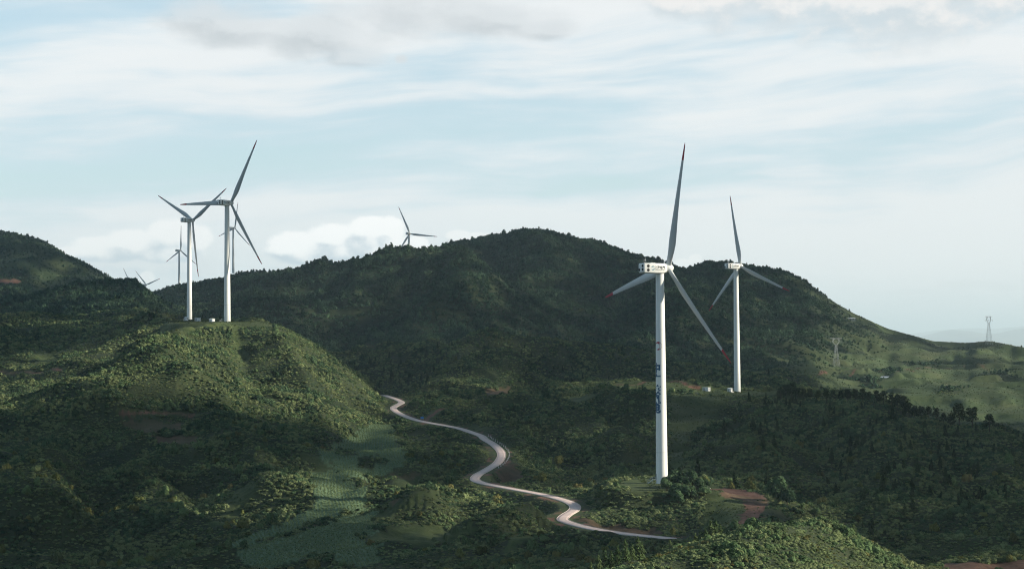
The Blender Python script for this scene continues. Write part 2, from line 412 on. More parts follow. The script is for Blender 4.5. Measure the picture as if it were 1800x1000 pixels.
# spurs and gullies: (height, half width in metres, distances, photo points along the crest)
SPURS = [
    (8, 26, (850, 1300), [(240,626),(290,655),(340,685),(400,712),(455,738)]),
    (7, 22, (700, 1150), [(92,698),(150,714),(202,732),(250,752)]),
    (7, 20, (560, 900), [(235,812),(265,850),(290,890),(300,930)]),
    (8, 22, (520, 950), [(60,790),(90,850),(110,910),(120,970)]),
    (6, 18, (520, 950), [(0,850),(40,900),(70,960)]),
    (6, 20, (560, 950), [(390,760),(430,800),(455,840),(470,880),(480,915)]),
    (-8, 22, (520, 1000), [(150,745),(155,800),(150,860),(165,930),(190,985)]),
    (-6, 18, (520, 950), [(320,790),(340,850),(350,920)]),
    (-6, 13, (900, 1300), [(418,582),(430,640),(450,680),(475,715)]),
    (5, 15, (900, 1300), [(365,585),(395,630),(430,685)]),
    (6, 16, (900, 1300), [(475,582),(520,640),(560,700)]),
    (-5, 14, (900, 1300), [(510,600),(560,660),(600,705)]),
    (7, 22, (700, 1250), [(955,718),(1000,735),(1060,775),(1110,825)]),
    (-6, 18, (700, 1250), [(1030,722),(1090,760),(1140,805)]),
    (-5, 16, (750, 1150), [(900,740),(945,770),(985,815)]),
    (6, 18, (800, 1200), [(790,733),(850,748),(905,785),(925,812)]),
    (5, 16, (560, 800), [(690,908),(740,894),(790,880),(830,872)]),
    (6, 18, (520, 800), [(760,960),(840,950),(930,925),(980,935)]),
    (9, 30, (600, 1200), [(1300,745),(1320,800),(1370,860),(1405,895)]),
    (-7, 24, (600, 1150), [(1420,720),(1430,790),(1480,870)]),
    (8, 32, (560, 1150), [(1520,720),(1560,800),(1600,880),(1620,940)]),
    (-7, 26, (560, 1100), [(1640,750),(1690,850),(1720,930)]),
    (7, 24, (560, 1050), [(1750,790),(1770,860),(1790,930)]),
    (28, 110, (1900, 3300), [(690,432),(655,480),(625,540),(610,590)]),
    (27, 105, (1900, 3300), [(735,440),(800,470),(850,520),(885,575)]),
    (-20, 85, (1900, 3300), [(775,446),(835,482),(890,530)]),
    (26, 110, (1900, 3300), [(930,404),(960,450),(1010,520),(1020,590)]),
    (-24, 90, (1900, 3300), [(1000,440),(1060,500),(1090,580)]),
    (28, 110, (1900, 3300), [(1060,422),(1130,500),(1165,590)]),
    (24, 100, (1900, 3300), [(1270,457),(1240,520),(1200,590)]),
    (30, 100, (1900, 3200), [(1380,474),(1400,540),(1395,610)]),
    (-24, 80, (1900, 3200), [(1330,480),(1330,540),(1310,615)]),
    (-22, 85, (1900, 3200), [(560,470),(555,525),(590,585)]),
    (22, 90, (1900, 3100), [(470,478),(475,530),(520,590)]),
    (18, 70, (2500, 3700), [(70,422),(62,450),(45,488)]),
    (-16, 60, (2500, 3700), [(112,450),(95,475),(85,500)]),
    (6, 24, (1200, 1520), [(755,662),(830,636),(880,631),(955,652)]),
    (-6, 20, (1150, 1450), [(740,678),(830,668),(930,672),(985,676)]),
    (8, 30, (1430, 1720), [(775,642),(815,616),(850,604),(905,622)]),
    (7, 30, (1550, 1850), [(585,622),(640,618),(690,620),(740,640)]),
    (8, 30, (1500, 1800), [(915,642),(980,619),(1100,626),(1250,642)]),
    (-7, 26, (1380, 1600), [(960,640),(1010,650),(1080,648),(1160,655)]),
    (6, 22, (1000, 1300), [(820,700),(880,716),(930,722),(975,742)]),
    (-5, 18, (950, 1250), [(800,716),(850,726),(900,740)]),
    (6, 20, (850, 1250), [(1040,690),(1090,715),(1140,750)]),
    (10, 40, (1850, 2500), [(190,492),(235,520),(270,555)]),
    (-9, 35, (1850, 2500), [(130,500),(160,540)]),
]


def add_spurs():
    GZ0 = GZ.copy()
    for A, w, yr, pts in SPURS:
        L = spline(np.array([ground(x, y, *yr) for x, y in pts]), max(2.0, w / 6))
        idx, d, k = dist_to_line((GX, GY), L, 3.2 * w)
        t = k / (len(L) - 1.0)
        taper = smooth(0, 0.22, t) * (1 - smooth(0.78, 1.0, t))
        GZ0.ravel()[idx] += 1.3 * A * np.exp(-(np.sqrt(d * d + (0.18 * w) ** 2) - 0.18 * w) / (0.72 * w)) * taper * (1 - smooth(2.0 * w, 3.2 * w, d))
    return GZ0


# keep the great mountain's skyline where it belongs after the relief was added
def hold_skyline():
    left = [(0,405,3500),(20,408,3500),(70,418,3450),(90,428,3400),(115,446,3300),(150,462,3250),(190,484,3200),(225,502,3100)]
    pts = [p for p in CTRL[13][1]] + [p for p in CTRL[14][1]] + left
    cans = [6.0] * len(CTRL[13][1]) + [2.0] * len(CTRL[14][1]) + [2.0] * len(left)
    W = np.array([at(*p) for p in pts]); W[:, 2] -= np.array(cans)
    u = W[:, 0] / W[:, 1]; s = W[:, 2] / W[:, 1]
    k = np.argsort(u)
    target = np.interp(gu, u[k], s[k])
    lft = 1 - smooth(-0.215, -0.165, GX / GY)
    far = GY > 2380 + 370 * lft
    err = target - np.where(far, GZ / GY, -9).max(0)
    err *= smooth(-0.36, -0.30, gu) * (1 - smooth(0.27, 0.31, gu))
    err = smooth1(err, 3)
    return smooth(0, 1, (GY - (1900 + 600 * lft)) / (750 - 250 * lft)) * err[None] * GY


assert CTRL[13][1][0][0] == 265 and CTRL[14][1][0][0] == 1460


def sample(G, x, y):
    """bilinear lookup of a grid quantity at world x, y"""
    x = np.asarray(x, float); y = np.asarray(y, float)
    fu = np.clip((x / y - U0) / (U1 - U0) * (NU - 1), 0, NU - 1.001)
    fl = np.clip((np.log(y) - L0) / (L1 - L0) * (NL - 1), 0, NL - 1.001)
    j = fu.astype(int); i = fl.astype(int)
    a = fu - j; b = fl - i
    return (G[i, j] * (1 - a) + G[i, j + 1] * a) * (1 - b) + (G[i + 1, j] * (1 - a) + G[i + 1, j + 1] * a) * b


def height(x, y):
    return sample(GZ, x, y)


def ground(px, py, ymin=230.0, ymax=6500.0):
    """first point of the ground seen through a photo pixel"""
    d = ray(px, py)
    fu = np.clip((d[0] - U0) / (U1 - U0) * (NU - 1), 0, NU - 1.001)
    j = int(fu); a = fu - j
    s = (GZ[:, j] * (1 - a) + GZ[:, j + 1] * a) / GY[:, 0]
    ok = np.nonzero((s >= d[2]) & (GY[:, 0] > ymin) & (GY[:, 0] < ymax))[0]
    if len(ok) == 0:
        i = int(np.argmax(np.where((GY[:, 0] > ymin) & (GY[:, 0] < ymax), s, -9)))
        Y = GY[i, 0]
    else:
        i = ok[0]
        if i == 0:
            Y = GY[0, 0]
        else:
            t = (d[2] - s[i - 1]) / max(s[i] - s[i - 1], 1e-9)
            t = min(max(t, 0), 1)
            Y = GY[i - 1, 0] * (1 - t) + GY[i, 0] * t
    return np.array([d[0] * Y, Y, height(d[0] * Y, Y)])


def spline(P, step):
    """Catmull-Rom through world points, resampled at an even step"""
    P = np.asarray(P, float)
    Q = np.concatenate([[2 * P[0] - P[1]], P, [2 * P[-1] - P[-2]]])
    out = []
    for k in range(len(P) - 1):
        p0, p1, p2, p3 = Q[k:k + 4]
        n = max(4, int(np.linalg.norm(p2 - p1) / 0.7))
        t = np.linspace(0, 1, n, endpoint=False)[:, None]
        out.append(p1 + 0.5 * t * (p2 - p0 + t * (2 * p0 - 5 * p1 + 4 * p2 - p3 + t * (3 * (p1 - p2) + p3 - p0))))
    P = np.concatenate(out + [P[-1:]])
    s = np.concatenate([[0], np.cumsum(np.linalg.norm(np.diff(P[:, :2], axis=0), axis=1))])
    t = np.arange(0, s[-1], step)
    return np.stack([np.interp(t, s, P[:, k]) for k in range(P.shape[1])], -1)


def dist_to_line(P, L, rmax):
    """distance and nearest index of polyline points L for the grid points within rmax"""
    m = (P[0] > L[:, 0].min() - rmax) & (P[0] < L[:, 0].max() + rmax) & (P[1] > L[:, 1].min() - rmax) & (P[1] < L[:, 1].max() + rmax)
    idx = np.nonzero(m.ravel())[0]
    x = P[0].ravel()[idx]; y = P[1].ravel()[idx]
    d = np.empty(len(idx)); k = np.empty(len(idx), int)
    for i in range(0, len(idx), 20000):
        dd = (x[i:i + 20000, None] - L[None, :, 0]) ** 2 + (y[i:i + 20000, None] - L[None, :, 1]) ** 2
        k[i:i + 20000] = dd.argmin(1)
        d[i:i + 20000] = np.sqrt(dd.min(1))
    return idx, d, k


def carve(line, half, blend, drop):
    idx, d, k = dist_to_line((GX, GY), line, half + blend)
    w = 1 - smooth(half, half + blend, d)
    z = GZ.ravel()
    z[idx] = z[idx] * (1 - w) + (line[k, 2] - drop) * w


GZ = add_spurs()
GZ = GZ + hold_skyline()
GZ = GZ + 0.7 * hold_skyline()

# the concrete road down the valley
ROAD_PX = [(1178,945.6,553),(1165,944.5,560),(1080,935,600),(1030,926,622),(1000,918,638),(989,912,648),(996,904,660),(1008,897,671),(1011,890,680),(1003,883,690),(985,877,702),(955,869,716),(880,855,752),(848,848.5,770),(835,842,785),(840,834,803),(856,825,825),(873,814,850),(881,803,875),(880,793,897),(868,781,925),(853,772,948),(846,766,965),(830,760,985),(800,751,1015),(740,740,1055),(712,731,1090),(695,722,1125),(692,716,1148),(700,711,1165),(706,707,1180),(698,702,1196),(685,697.5,1216),(674,694,1235)]
ROAD = np.array([at(*p) for p in ROAD_PX])
ROAD = spline(ROAD, 1.5)
ROAD[:, 2] = smooth1(ROAD[:, 2], 9)
carve(ROAD, 4.0, 7.0, 0.12)

# flat pads the turbines stand on
def flatten(cx, cy, z, r, blend):
    d = np.hypot(GX - cx, GY - cy)
    w = 1 - smooth(r, r + blend, d)
    GZ[:] = GZ * (1 - w) + z * w


BASE = {}
for key, px, py, Y in (('a', 1163.5, 849, 708), ('b', 1296, 688.5, 1263), ('c', 399.5, 566, 1273), ('d', 333, 562.5, 1595)):
    BASE[key] = at(px, py, Y)
flatten(BASE['a'][0] - 2, BASE['a'][1] + 2, BASE['a'][2], 17, 10)
flatten(BASE['b'][0], BASE['b'][1], BASE['b'][2], 20, 10)
flatten(BASE['b'][0] - 20, BASE['b'][1] - 12, BASE['b'][2] + 0.4, 14, 9)
_ax = np.linspace(0, 1, 60)[:, None]
_c0 = BASE['c'] + np.array([-8.0, -16.0, -0.5])
carve(_c0 * (1 - _ax) + (BASE['d'] + np.array([2.0, 0, -0.4])) * _ax, 21.0, 11.0, 0.0)
flatten(BASE['c'][0], BASE['c'][1], BASE['c'][2], 9, 8)
flatten(BASE['d'][0], BASE['d'][1], BASE['d'][2], 9, 8)

_pad = np.array([at(1140, 841, 738), at(1136, 847, 716), at(1130, 853, 697), at(1122, 860, 679)])
carve(spline(_pad, 1.5), 10.0, 8.0, 0.0)
_trk = np.array([at(1256, 859, 694), at(1300, 864, 686), at(1328, 872, 671), at(1336, 884, 655), at(1324, 900, 632), at(1309, 926, 600)])
EARTH_TRACK = spline(_trk, 1.5)
EARTH_TRACK[:, 2] = smooth1(EARTH_TRACK[:, 2], 8)
carve(EARTH_TRACK, 4.0, 15.0, 0.0)

# cultivated benches on the sunny slope
bench = smooth(0.150, 0.185, GX / GY) * smooth(1750, 1900, GY) * (1 - smooth(2550, 2700, GY))
hh = (GZ + 5 * vnoise(GX / 160, GY / 160, 31)) / 9.0
fr = hh - np.floor(hh)
GZ = GZ + bench * 9.0 * 0.85 * (smooth(0.55, 1.0, fr) - fr) * smooth(-0.5, 0.1, vnoise(GX / 110, GY / 190, 33))

# ---------------------------------------------------- land cover, as polygons on the ground
def poly_world(pts, Yr=(230, 6500)):
    P = np.array(pts, float)
    Q = []
    for k in range(len(P)):
        a, b = P[k], P[(k + 1) % len(P)]
        n = max(1, int(np.hypot(*(b - a)) / 14))
        for t in range(n):
            Q.append(a + (b - a) * t / n)
    return np.array([ground(x, y, *Yr)[:2] for x, y in Q])


def inside(poly, x, y):
    x = np.asarray(x); y = np.asarray(y)
    r = np.zeros(x.shape, bool)
    m = (x >= poly[:, 0].min()) & (x <= poly[:, 0].max()) & (y >= poly[:, 1].min()) & (y <= poly[:, 1].max())
    if not m.any():
        return r
    xs = x[m]; ys = y[m]
    c = np.zeros(xs.shape, bool)
    x0, y0 = poly[-1]
    for x1, y1 in poly:
        if y0 != y1:
            c ^= ((y1 > ys) != (y0 > ys)) & (xs < (x0 - x1) * (ys - y1) / (y0 - y1) + x1)
        x0, y0 = x1, y1
    r[m] = c
    return r


GRASS = [
    ([(1088,847),(1118,840),(1160,841),(1250,848),(1262,856),(1235,862),(1150,863),(1108,865),(1092,858)], (640, 800)),
    ([(1250,864),(1308,874),(1313,890),(1294,925),(1236,924),(1232,905)], (560, 760)),
    ([(285,562),(400,562),(488,567),(478,574),(400,576),(345,581),(312,592),(268,613),(252,610),(280,588)], (1100, 1700)),
    ([(404,575),(424,575),(430,605),(446,640),(428,643),(408,608)], (1050, 1300)),
    ([(1078,672),(1180,667),(1232,680),(1368,687),(1362,694),(1290,698),(1240,693),(1180,683),(1078,679)], (1100, 1400)),
    ([(1178,690),(1288,699),(1245,740),(1215,765),(1197,832),(1178,832),(1176,760)], (700, 1250)),
    ([(405,872),(440,843),(458,858),(432,888),(402,930),(372,926),(390,900)], (550, 900)),
    ([(505,794),(545,796),(575,810),(604,826),(582,836),(540,816)], (650, 950)),
    ([(640,936),(700,924),(842,925),(832,945),(760,956),(680,960),(650,946)], (550, 760)),
    ([(690,845),(742,837),(738,855),(690,858)], (650, 900)),
    ([(846,832),(874,826),(870,846),(842,847)], (700, 900)),
    ([(888,946),(942,934),(938,955),(890,966)], (520, 760)),
    ([(850,699),(955,705),(950,712),(870,708)], (1000, 1300)),
    ([(700,880),(780,856),(784,864),(690,905),(640,920),(650,905)], (560, 900)),
    ([(1000,661),(1090,657),(1180,658),(1180,664),(1080,664),(1000,667)], (1150, 1500)),
    ([(985,702),(1050,690),(1085,692),(1020,706)], (950, 1300)),
    ([(775,748),(830,747),(872,752),(862,758),(800,754)], (850, 1150)),
    ([(60,612),(110,628),(96,640),(52,632)], (1000, 1500)),
]
SOIL = [
    ([(208,736),(240,738),(320,744),(322,756),(272,757),(250,764),(225,750)], (700, 1050)),
    ([(268,768),(346,767),(345,783),(292,784)], (650, 1000)),
    ([(-20,490),(18,491),(40,494),(28,500),(-20,500)], (2400, 3400)),
    ([(888,806),(908,822),(930,840),(905,850),(880,846),(874,832)], (700, 900)),
    ([(1022,908),(1060,918),(1120,926),(1165,934),(1150,943),(1080,934),(1024,922)], (540, 700)),
    ([(1262,855),(1335,865),(1346,877),(1332,905),(1320,932),(1294,932),(1308,895),(1308,879),(1262,866)], (540, 760)),
    ([(690,834),(742,827),(742,838),(700,842)], (650, 900)),
    ([(850,685),(900,682),(902,692),(850,696)], (1050, 1400)),
    ([(1640,991),(1720,986),(1860,985),(1860,1010),(1690,1008)], (430, 560)),
    ([(1503,547),(1520,550),(1514,555),(1502,552)], (2500, 2950)),
    ([(690,878),(705,872),(700,882),(685,890)], (600, 800)),
]
FIELD = [
    ([(562,792),(600,776),(648,746),(690,744),(692,770),(714,800),(716,814),(692,828),(640,842),(606,838),(588,822),(566,811)], (700, 1050), (0.10, -1.0)),
    ([(542,826),(585,824),(612,838),(640,856),(645,880),(640,892),(600,906),(560,915),(505,935),(430,965),(412,950),(470,930),(530,905),(556,885)], (560, 900), (0.13, -1.0)),
    ([(556,972),(600,950),(630,944),(662,966),(684,988),(640,992),(590,988)], (480, 720), (0.16, -1.0)),
    ([(415,968),(500,945),(560,925),(640,892),(660,900),(655,938),(630,944),(600,950),(556,972),(500,995),(440,1000)], (500, 760), (1.0, 0.45)),
]
ISLE_W = [poly_world(p, (650, 1000)) for p in ([(588,790),(600,786),(624,789),(626,796),(604,799),(590,797)], [(624,806),(640,800),(668,801),(682,810),(676,818),(650,820),(630,817)])]
SOIL_K = [.6, .6, .8, .5, .5, 1, .6, .45, .8, .6, .6]
assert len(SOIL_K) == len(SOIL)
GRASS_W = [poly_world(p, yr) for p, yr in GRASS]
SOIL_W = [poly_world(p, yr) for p, yr in SOIL]
FIELD_W = [poly_world(p, yr) for p, yr, d in FIELD]
TRACK_W = [spline(np.array([ground(*p) for p in pts]), 1.5) for pts in (
    [(1082,676),(1130,672),(1180,672),(1210,678),(1240,685)], [(744,745),(752,735),(765,725),(779,718)], [(1440,659),(1500,655),(1560,653),(1610,654)],
    [(1580,648),(1700,643),(1740,650)], [(0,652),(60,655),(110,652)], [(215,726),(280,726),(340,730)])]


def wobble(x, y, a):
    return x + a * vnoise(x / 6.0, y / 6.0, 91) + a * 0.5 * vnoise(x / 2.1, y / 2.1, 93), y + 2.2 * a * vnoise(x / 6.0, y / 6.0, 92)


def cover(x, y):
    """grass, soil and crop weights of ground points"""
    wx_, wy_ = wobble(x, y, 2.4)
    g = np.zeros(np.shape(x)); s = np.zeros(np.shape(x)); f = np.zeros(np.shape(x))
    for p in GRASS_W:
        g = np.maximum(g, inside(p, wx_, wy_))
    for p, w_ in zip(SOIL_W, SOIL_K):
        s = np.maximum(s, inside(p, wx_, wy_) * w_)
    for p in FIELD_W:
        f = np.maximum(f, inside(p, wx_, wy_))
    for L in TRACK_W:
        idx, d, k = dist_to_line((x, y), L, 3.5)
        ss = s.ravel(); gg = g.ravel()
        ss[idx] = np.maximum(ss[idx], d < 1.5)
        gg[idx] = np.maximum(gg[idx], d < 3.4)
        s = ss.reshape(np.shape(x)); g = gg.reshape(np.shape(x))
    idx, d, k = dist_to_line((x, y), EARTH_TRACK, 6.0)
    ss = s.ravel(); ss[idx] = np.maximum(ss[idx], (d < 2.9 + 0.8 * vnoise(x.ravel()[idx] / 4, y.ravel()[idx] / 4, 97)) * 1.0); s = ss.reshape(np.shape(x))
    idx, d, k = dist_to_line((x, y), ROAD, 9.0)
    gg = g.ravel(); ss = s.ravel()
    nz = vnoise(x.ravel()[idx] / 9, y.ravel()[idx] / 9, 95)
    gg[idx] = np.maximum(gg[idx], d < 3.9 + 1.6 * nz)
    ss[idx] = np.where((d > 3.0) & (nz > 0.22) & (d < 5.5), 1, ss[idx])
    g = gg.reshape(np.shape(x)); s = ss.reshape(np.shape(x))
    for p in ISLE_W:
        m = inside(p, wx_, wy_)
        f = np.where(m, 0, f); g = np.where(m, 0, g)
    f = f * (1 - s); g = g * (1 - s) * (1 - f)
    # open meadow mixed with shrubs on the sunny slope and the far left mountain
    m = smooth(0.135, 0.19, x / y + 0.03 * vnoise(x / 200, y / 200, 41)) * smooth(1600, 1800, y)
    m = np.maximum(m, (1 - smooth(-0.20, -0.16, x / y)) * smooth(2550, 2900, y) * 0.45)
    meadow = m * np.maximum(smooth(-0.45, 0.05, vnoise(x / 70, y / 110, 43) + 0.25), smooth(2400, 2550, y) * smooth(0.16, 0.18, x / y))
    return g, s, f, meadow


CG, CS, CF, CM = cover(GX, GY)

# visibility from the photograph's side: running skyline of each column
SL = GZ / GY
RUN = np.maximum.accumulate(SL, axis=0)


def seen(x, y, z, tall):
    """could something TALL metres high here be seen over the nearer ground"""
    fu = np.clip((x / y - U0) / (U1 - U0) * (NU - 1), 0, NU - 1)
    fl = np.clip((np.log(y) - L0) / (L1 - L0) * (NL - 1) - 2, 0, NL - 1)
    r = RUN[fl.astype(int), np.round(fu).astype(int)]
    return (z + tall) / y >= r
# ------------------------------------------------------------------ materials
def new_mat(name, rough=0.8, spec=0.3):
    m = bpy.data.materials.new(name)
    m.use_nodes = True
    t = NT(m.node_tree)
    b = m.node_tree.nodes['Principled BSDF']
    b.inputs['Roughness'].default_value = rough
    b.inputs['Specular IOR Level'].default_value = spec
    return m, t, b


def paint(name, c, rough=0.45, var=0.06, scale=0.6, spec=0.4, streak=0.0):
    m, t, b = new_mat(name, rough, spec)
    tc = t.node('ShaderNodeTexCoord')
    n = t.noise(tc.outputs['Object'], scale, 5.0, 0.6)
    k = t.m('MULTIPLY_ADD', n, 2 * var, 1 - var)
    if streak:
        mp = t.node('ShaderNodeMapping'); mp.inputs['Scale'].default_value = (2.2, 2.2, 0.08)
        t.l.new(tc.outputs['Object'], mp.inputs[0])
        k = t.m('MULTIPLY', k, t.step(t.noise(mp.outputs[0], 1.0, 4.0, 0.6), 0.35, 0.6, 1 - streak, 1.0))
    t.l.new(t.mix(1.0, (*c, 1), t.xyz(k, k, k), 'MULTIPLY'), b.inputs['Base Color'])
    t.l.new(t.m('MULTIPLY_ADD', n, 0.25, rough - 0.12), b.inputs['Roughness'])
    return m


M_WHITE = paint('white_paint', (0.74, 0.75, 0.74), 0.42, 0.03, 0.35, streak=0.10)
M_BLADE = paint('blade_paint', (0.44, 0.46, 0.47), 0.40, 0.04, 0.2)
M_RED = paint('red_paint', (0.32, 0.022, 0.04), 0.5, 0.08)
M_BLACK = paint('vent_black', (0.012, 0.013, 0.015), 0.7, 0.1)
M_INK = paint('dark_lettering', (0.02, 0.03, 0.045), 0.6, 0.05)
M_BLUE = paint('blue_lettering', (0.01, 0.075, 0.16), 0.5, 0.05)
M_TEAL = paint('teal_logo', (0.06, 0.22, 0.32), 0.5, 0.05)
M_GREY = paint('grey_steel', (0.33, 0.34, 0.345), 0.5, 0.10, 2.0)
M_STEEL = paint('galvanised_steel', (0.46, 0.48, 0.49), 0.45, 0.08, 1.0)
M_CABIN = paint('white_cabin', (0.72, 0.73, 0.73), 0.55, 0.06, 1.2, streak=0.15)
M_ROOF = paint('pale_sheet_roof', (0.66, 0.67, 0.68), 0.5, 0.08, 0.8)
M_WALL = paint('rendered_wall', (0.42, 0.41, 0.38), 0.85, 0.15, 0.8, streak=0.2)
M_SLAB = paint('concrete_slab', (0.40, 0.39, 0.37), 0.9, 0.15, 1.5)
M_DOOR = paint('dark_door', (0.10, 0.115, 0.13), 0.6, 0.1)
M_ROCK = paint('pale_rock', (0.38, 0.38, 0.36), 0.9, 0.25, 2.0)
M_SIGN = paint('blue_sign', (0.03, 0.16, 0.42), 0.45, 0.05)
M_BARK = paint('bark', (0.05, 0.04, 0.03), 0.95, 0.3, 3.0)


def road_material():
    m, t, b = new_mat('concrete_road', 0.85, 0.25)
    uv = t.node('ShaderNodeUVMap'); uv.uv_map = 'UVMap'
    g = t.node('ShaderNodeNewGeometry')
    sp = t.node('ShaderNodeSeparateXYZ'); t.l.new(uv.outputs[0], sp.inputs[0])
    n1 = t.noise(g.outputs['Position'], 0.25, 5.0, 0.6)
    n2 = t.noise(g.outputs['Position'], 1.6, 5.0, 0.65)
    c = t.mix(t.step(n1, 0.3, 0.7), (0.45, 0.345, 0.325, 1), (0.56, 0.445, 0.42, 1))
    c = t.mix(t.step(n2, 0.35, 0.75, 0.0, 0.45), c, (0.30, 0.25, 0.23, 1))
    # wheel tracks, slab joints and dust along the edges
    ax = t.m('ABSOLUTE', sp.outputs[0])
    track = t.step(t.m('ABSOLUTE', t.m('SUBTRACT', ax, 0.42)), 0.22, 0.05, 0.0, 0.14)
    c = t.mix(track, c, (0.27, 0.215, 0.20, 1))
    j = t.m('ABSOLUTE', t.m('SUBTRACT', t.m('FRACT', t.m('DIVIDE', sp.outputs[1], 5.0)), 0.5))
    c = t.mix(t.step(j, 0.492, 0.498, 0.0, 0.6), c, (0.16, 0.13, 0.12, 1))
    c = t.mix(t.step(t.m('ADD', ax, t.m('MULTIPLY', n2, 0.3)), 1.0, 1.2, 0.0, 0.5), c, (0.30, 0.20, 0.15, 1))
    t.l.new(c, b.inputs['Base Color'])
    return m


def ground_material():
    m, t, b = new_mat('hill_ground', 0.95, 0.1)
    g = t.node('ShaderNodeNewGeometry')
    P = g.outputs['Position']
    def att(nm):
        a = t.node('ShaderNodeAttribute'); a.attribute_name = nm
        return a.outputs['Fac']
    n1 = t.noise(P, 0.02, 5.0, 0.6)
    n2 = t.noise(P, 0.22, 6.0, 0.65)
    n3 = t.noise(P, 1.1, 4.0, 0.6)
    scrub = t.mix(t.step(n1, 0.35, 0.65), (0.017, 0.028, 0.015, 1), (0.034, 0.046, 0.022, 1))
    scrub = t.mix(t.step(n2, 0.45, 0.75, 0.0, 0.6), scrub, (0.046, 0.048, 0.026, 1))
    grass = t.mix(t.step(n2, 0.35, 0.65), (0.026, 0.044, 0.017, 1), (0.062, 0.080, 0.031, 1))
    grass = t.mix(t.step(n3, 0.5, 0.8, 0.0, 0.5), grass, (0.080, 0.082, 0.037, 1))
    grass = t.mix(t.step(n1, 0.45, 0.6, 0.0, 0.6), grass, (0.034, 0.046, 0.020, 1))
    meadow = t.mix(t.step(n2, 0.3, 0.7), (0.030, 0.052, 0.026, 1), (0.060, 0.085, 0.038, 1))
    meadow = t.mix(t.step(n1, 0.4, 0.7, 0.0, 0.5), meadow, (0.066, 0.070, 0.036, 1))
    soil = t.mix(t.step(n2, 0.3, 0.7), (0.075, 0.038, 0.029, 1), (0.150, 0.083, 0.064, 1))
    soil = t.mix(t.step(n3, 0.5, 0.75, 0.0, 0.6), soil, (0.040, 0.025, 0.019, 1))
    soil = t.mix(t.step(n1, 0.5, 0.62, 0.0, 0.5), soil, (0.07, 0.075, 0.035, 1))
    field = t.mix(t.step(n3, 0.3, 0.7), (0.062, 0.098, 0.056, 1), (0.105, 0.155, 0.086, 1))
    c = t.mix(att('meadow'), scrub, meadow)
    c = t.mix(att('grass'), c, grass)
    c = t.mix(att('crop'), c, field)
    c = t.mix(att('soil'), c, soil)
    t.l.new(c, b.inputs['Base Color'])
    bp = t.node('ShaderNodeBump'); bp.inputs['Strength'].default_value = 0.6; bp.inputs['Distance'].default_value = 0.6
    t.l.new(t.m('ADD', n2, t.m('MULTIPLY', n3, 0.4)), bp.inputs['Height'])
    t.l.new(bp.outputs[0], b.inputs['Normal'])
    return m


def leaf_material(name, dark, light, warm, warm_amt=0.35, scale=0.012):
    """foliage: hue drifts over the hillside, differs from plant to plant and from leaf clump to leaf clump"""
    m = bpy.data.materials.new(name); m.use_nodes = True
    t = NT(m.node_tree)
    t.n.remove(t.n['Principled BSDF'])
    g = t.node('ShaderNodeNewGeometry')
    oi = t.node('ShaderNodeObjectInfo')
    a = t.node('ShaderNodeAttribute'); a.attribute_name = 'leaf'
    n1 = t.noise(g.outputs['Position'], scale, 4.0, 0.6)
    n2 = t.noise(g.outputs['Position'], scale * 6, 3.0, 0.6)
    f = t.m('ADD', t.m('MULTIPLY', a.outputs['Fac'], 0.22), t.m('ADD', t.m('MULTIPLY', oi.outputs['Random'], 0.36), t.m('MULTIPLY', n2, 0.75)))
    c = t.mix(t.step(f, 0.25, 0.95), (*dark, 1), (*light, 1))
    wf = t.m('MULTIPLY', t.step(t.m('ADD', n1, t.m('MULTIPLY', oi.outputs['Random'], 0.22)), 0.52, 0.80), warm_amt)
    c = t.mix(wf, c, (*warm, 1))
    d = t.node('ShaderNodeBsdfDiffuse'); t.l.new(c, d.inputs[0])
    tr = t.node('ShaderNodeBsdfTranslucent'); t.l.new(c, tr.inputs[0])
    mx = t.node('ShaderNodeMixShader'); mx.inputs[0].default_value = 0.12
    t.l.new(d.outputs[0], mx.inputs[1]); t.l.new(tr.outputs[0], mx.inputs[2])
    t.l.new(mx.outputs[0], t.n['Material Output'].inputs[0])
    return m


M_SHRUB = leaf_material('shrub_leaves', (0.016, 0.036, 0.020), (0.128, 0.195, 0.086), (0.15, 0.155, 0.07), 0.18)
M_SHRUB2 = leaf_material('broad_leaves', (0.012, 0.029, 0.020), (0.080, 0.132, 0.066), (0.09, 0.115, 0.06), 0.15)
M_SHRUB3 = leaf_material('pale_shrub_leaves', (0.035, 0.052, 0.028), (0.175, 0.22, 0.10), (0.19, 0.18, 0.09), 0.22)
M_FORE = leaf_material('olive_shrub_leaves', (0.024, 0.034, 0.013), (0.150, 0.170, 0.055), (0.165, 0.125, 0.060), 0.55, 0.03)
M_WOOD = leaf_material('forest_leaves', (0.015, 0.034, 0.024), (0.072, 0.125, 0.074), (0.085, 0.110, 0.058), 0.25, 0.004)
M_PINE = leaf_material('conifer_needles', (0.014, 0.028, 0.015), (0.042, 0.068, 0.032), (0.060, 0.065, 0.030), 0.25)
M_YOUNG = leaf_material('young_conifer_needles', (0.030, 0.055, 0.024), (0.095, 0.140, 0.058), (0.11, 0.12, 0.05), 0.3, 0.05)
M_GRASS = leaf_material('rough_grass', (0.030, 0.050, 0.022), (0.080, 0.110, 0.045), (0.11, 0.105, 0.052), 0.4, 0.03)
M_CROP = leaf_material('crop_leaves', (0.10, 0.15, 0.075), (0.19, 0.25, 0.125), (0.13, 0.16, 0.085), 0.35, 0.03)
M_GROUND = ground_material()
M_ROAD = road_material()
M_KERB = paint('kerb_concrete', (0.47, 0.40, 0.375), 0.85, 0.15, 0.8)
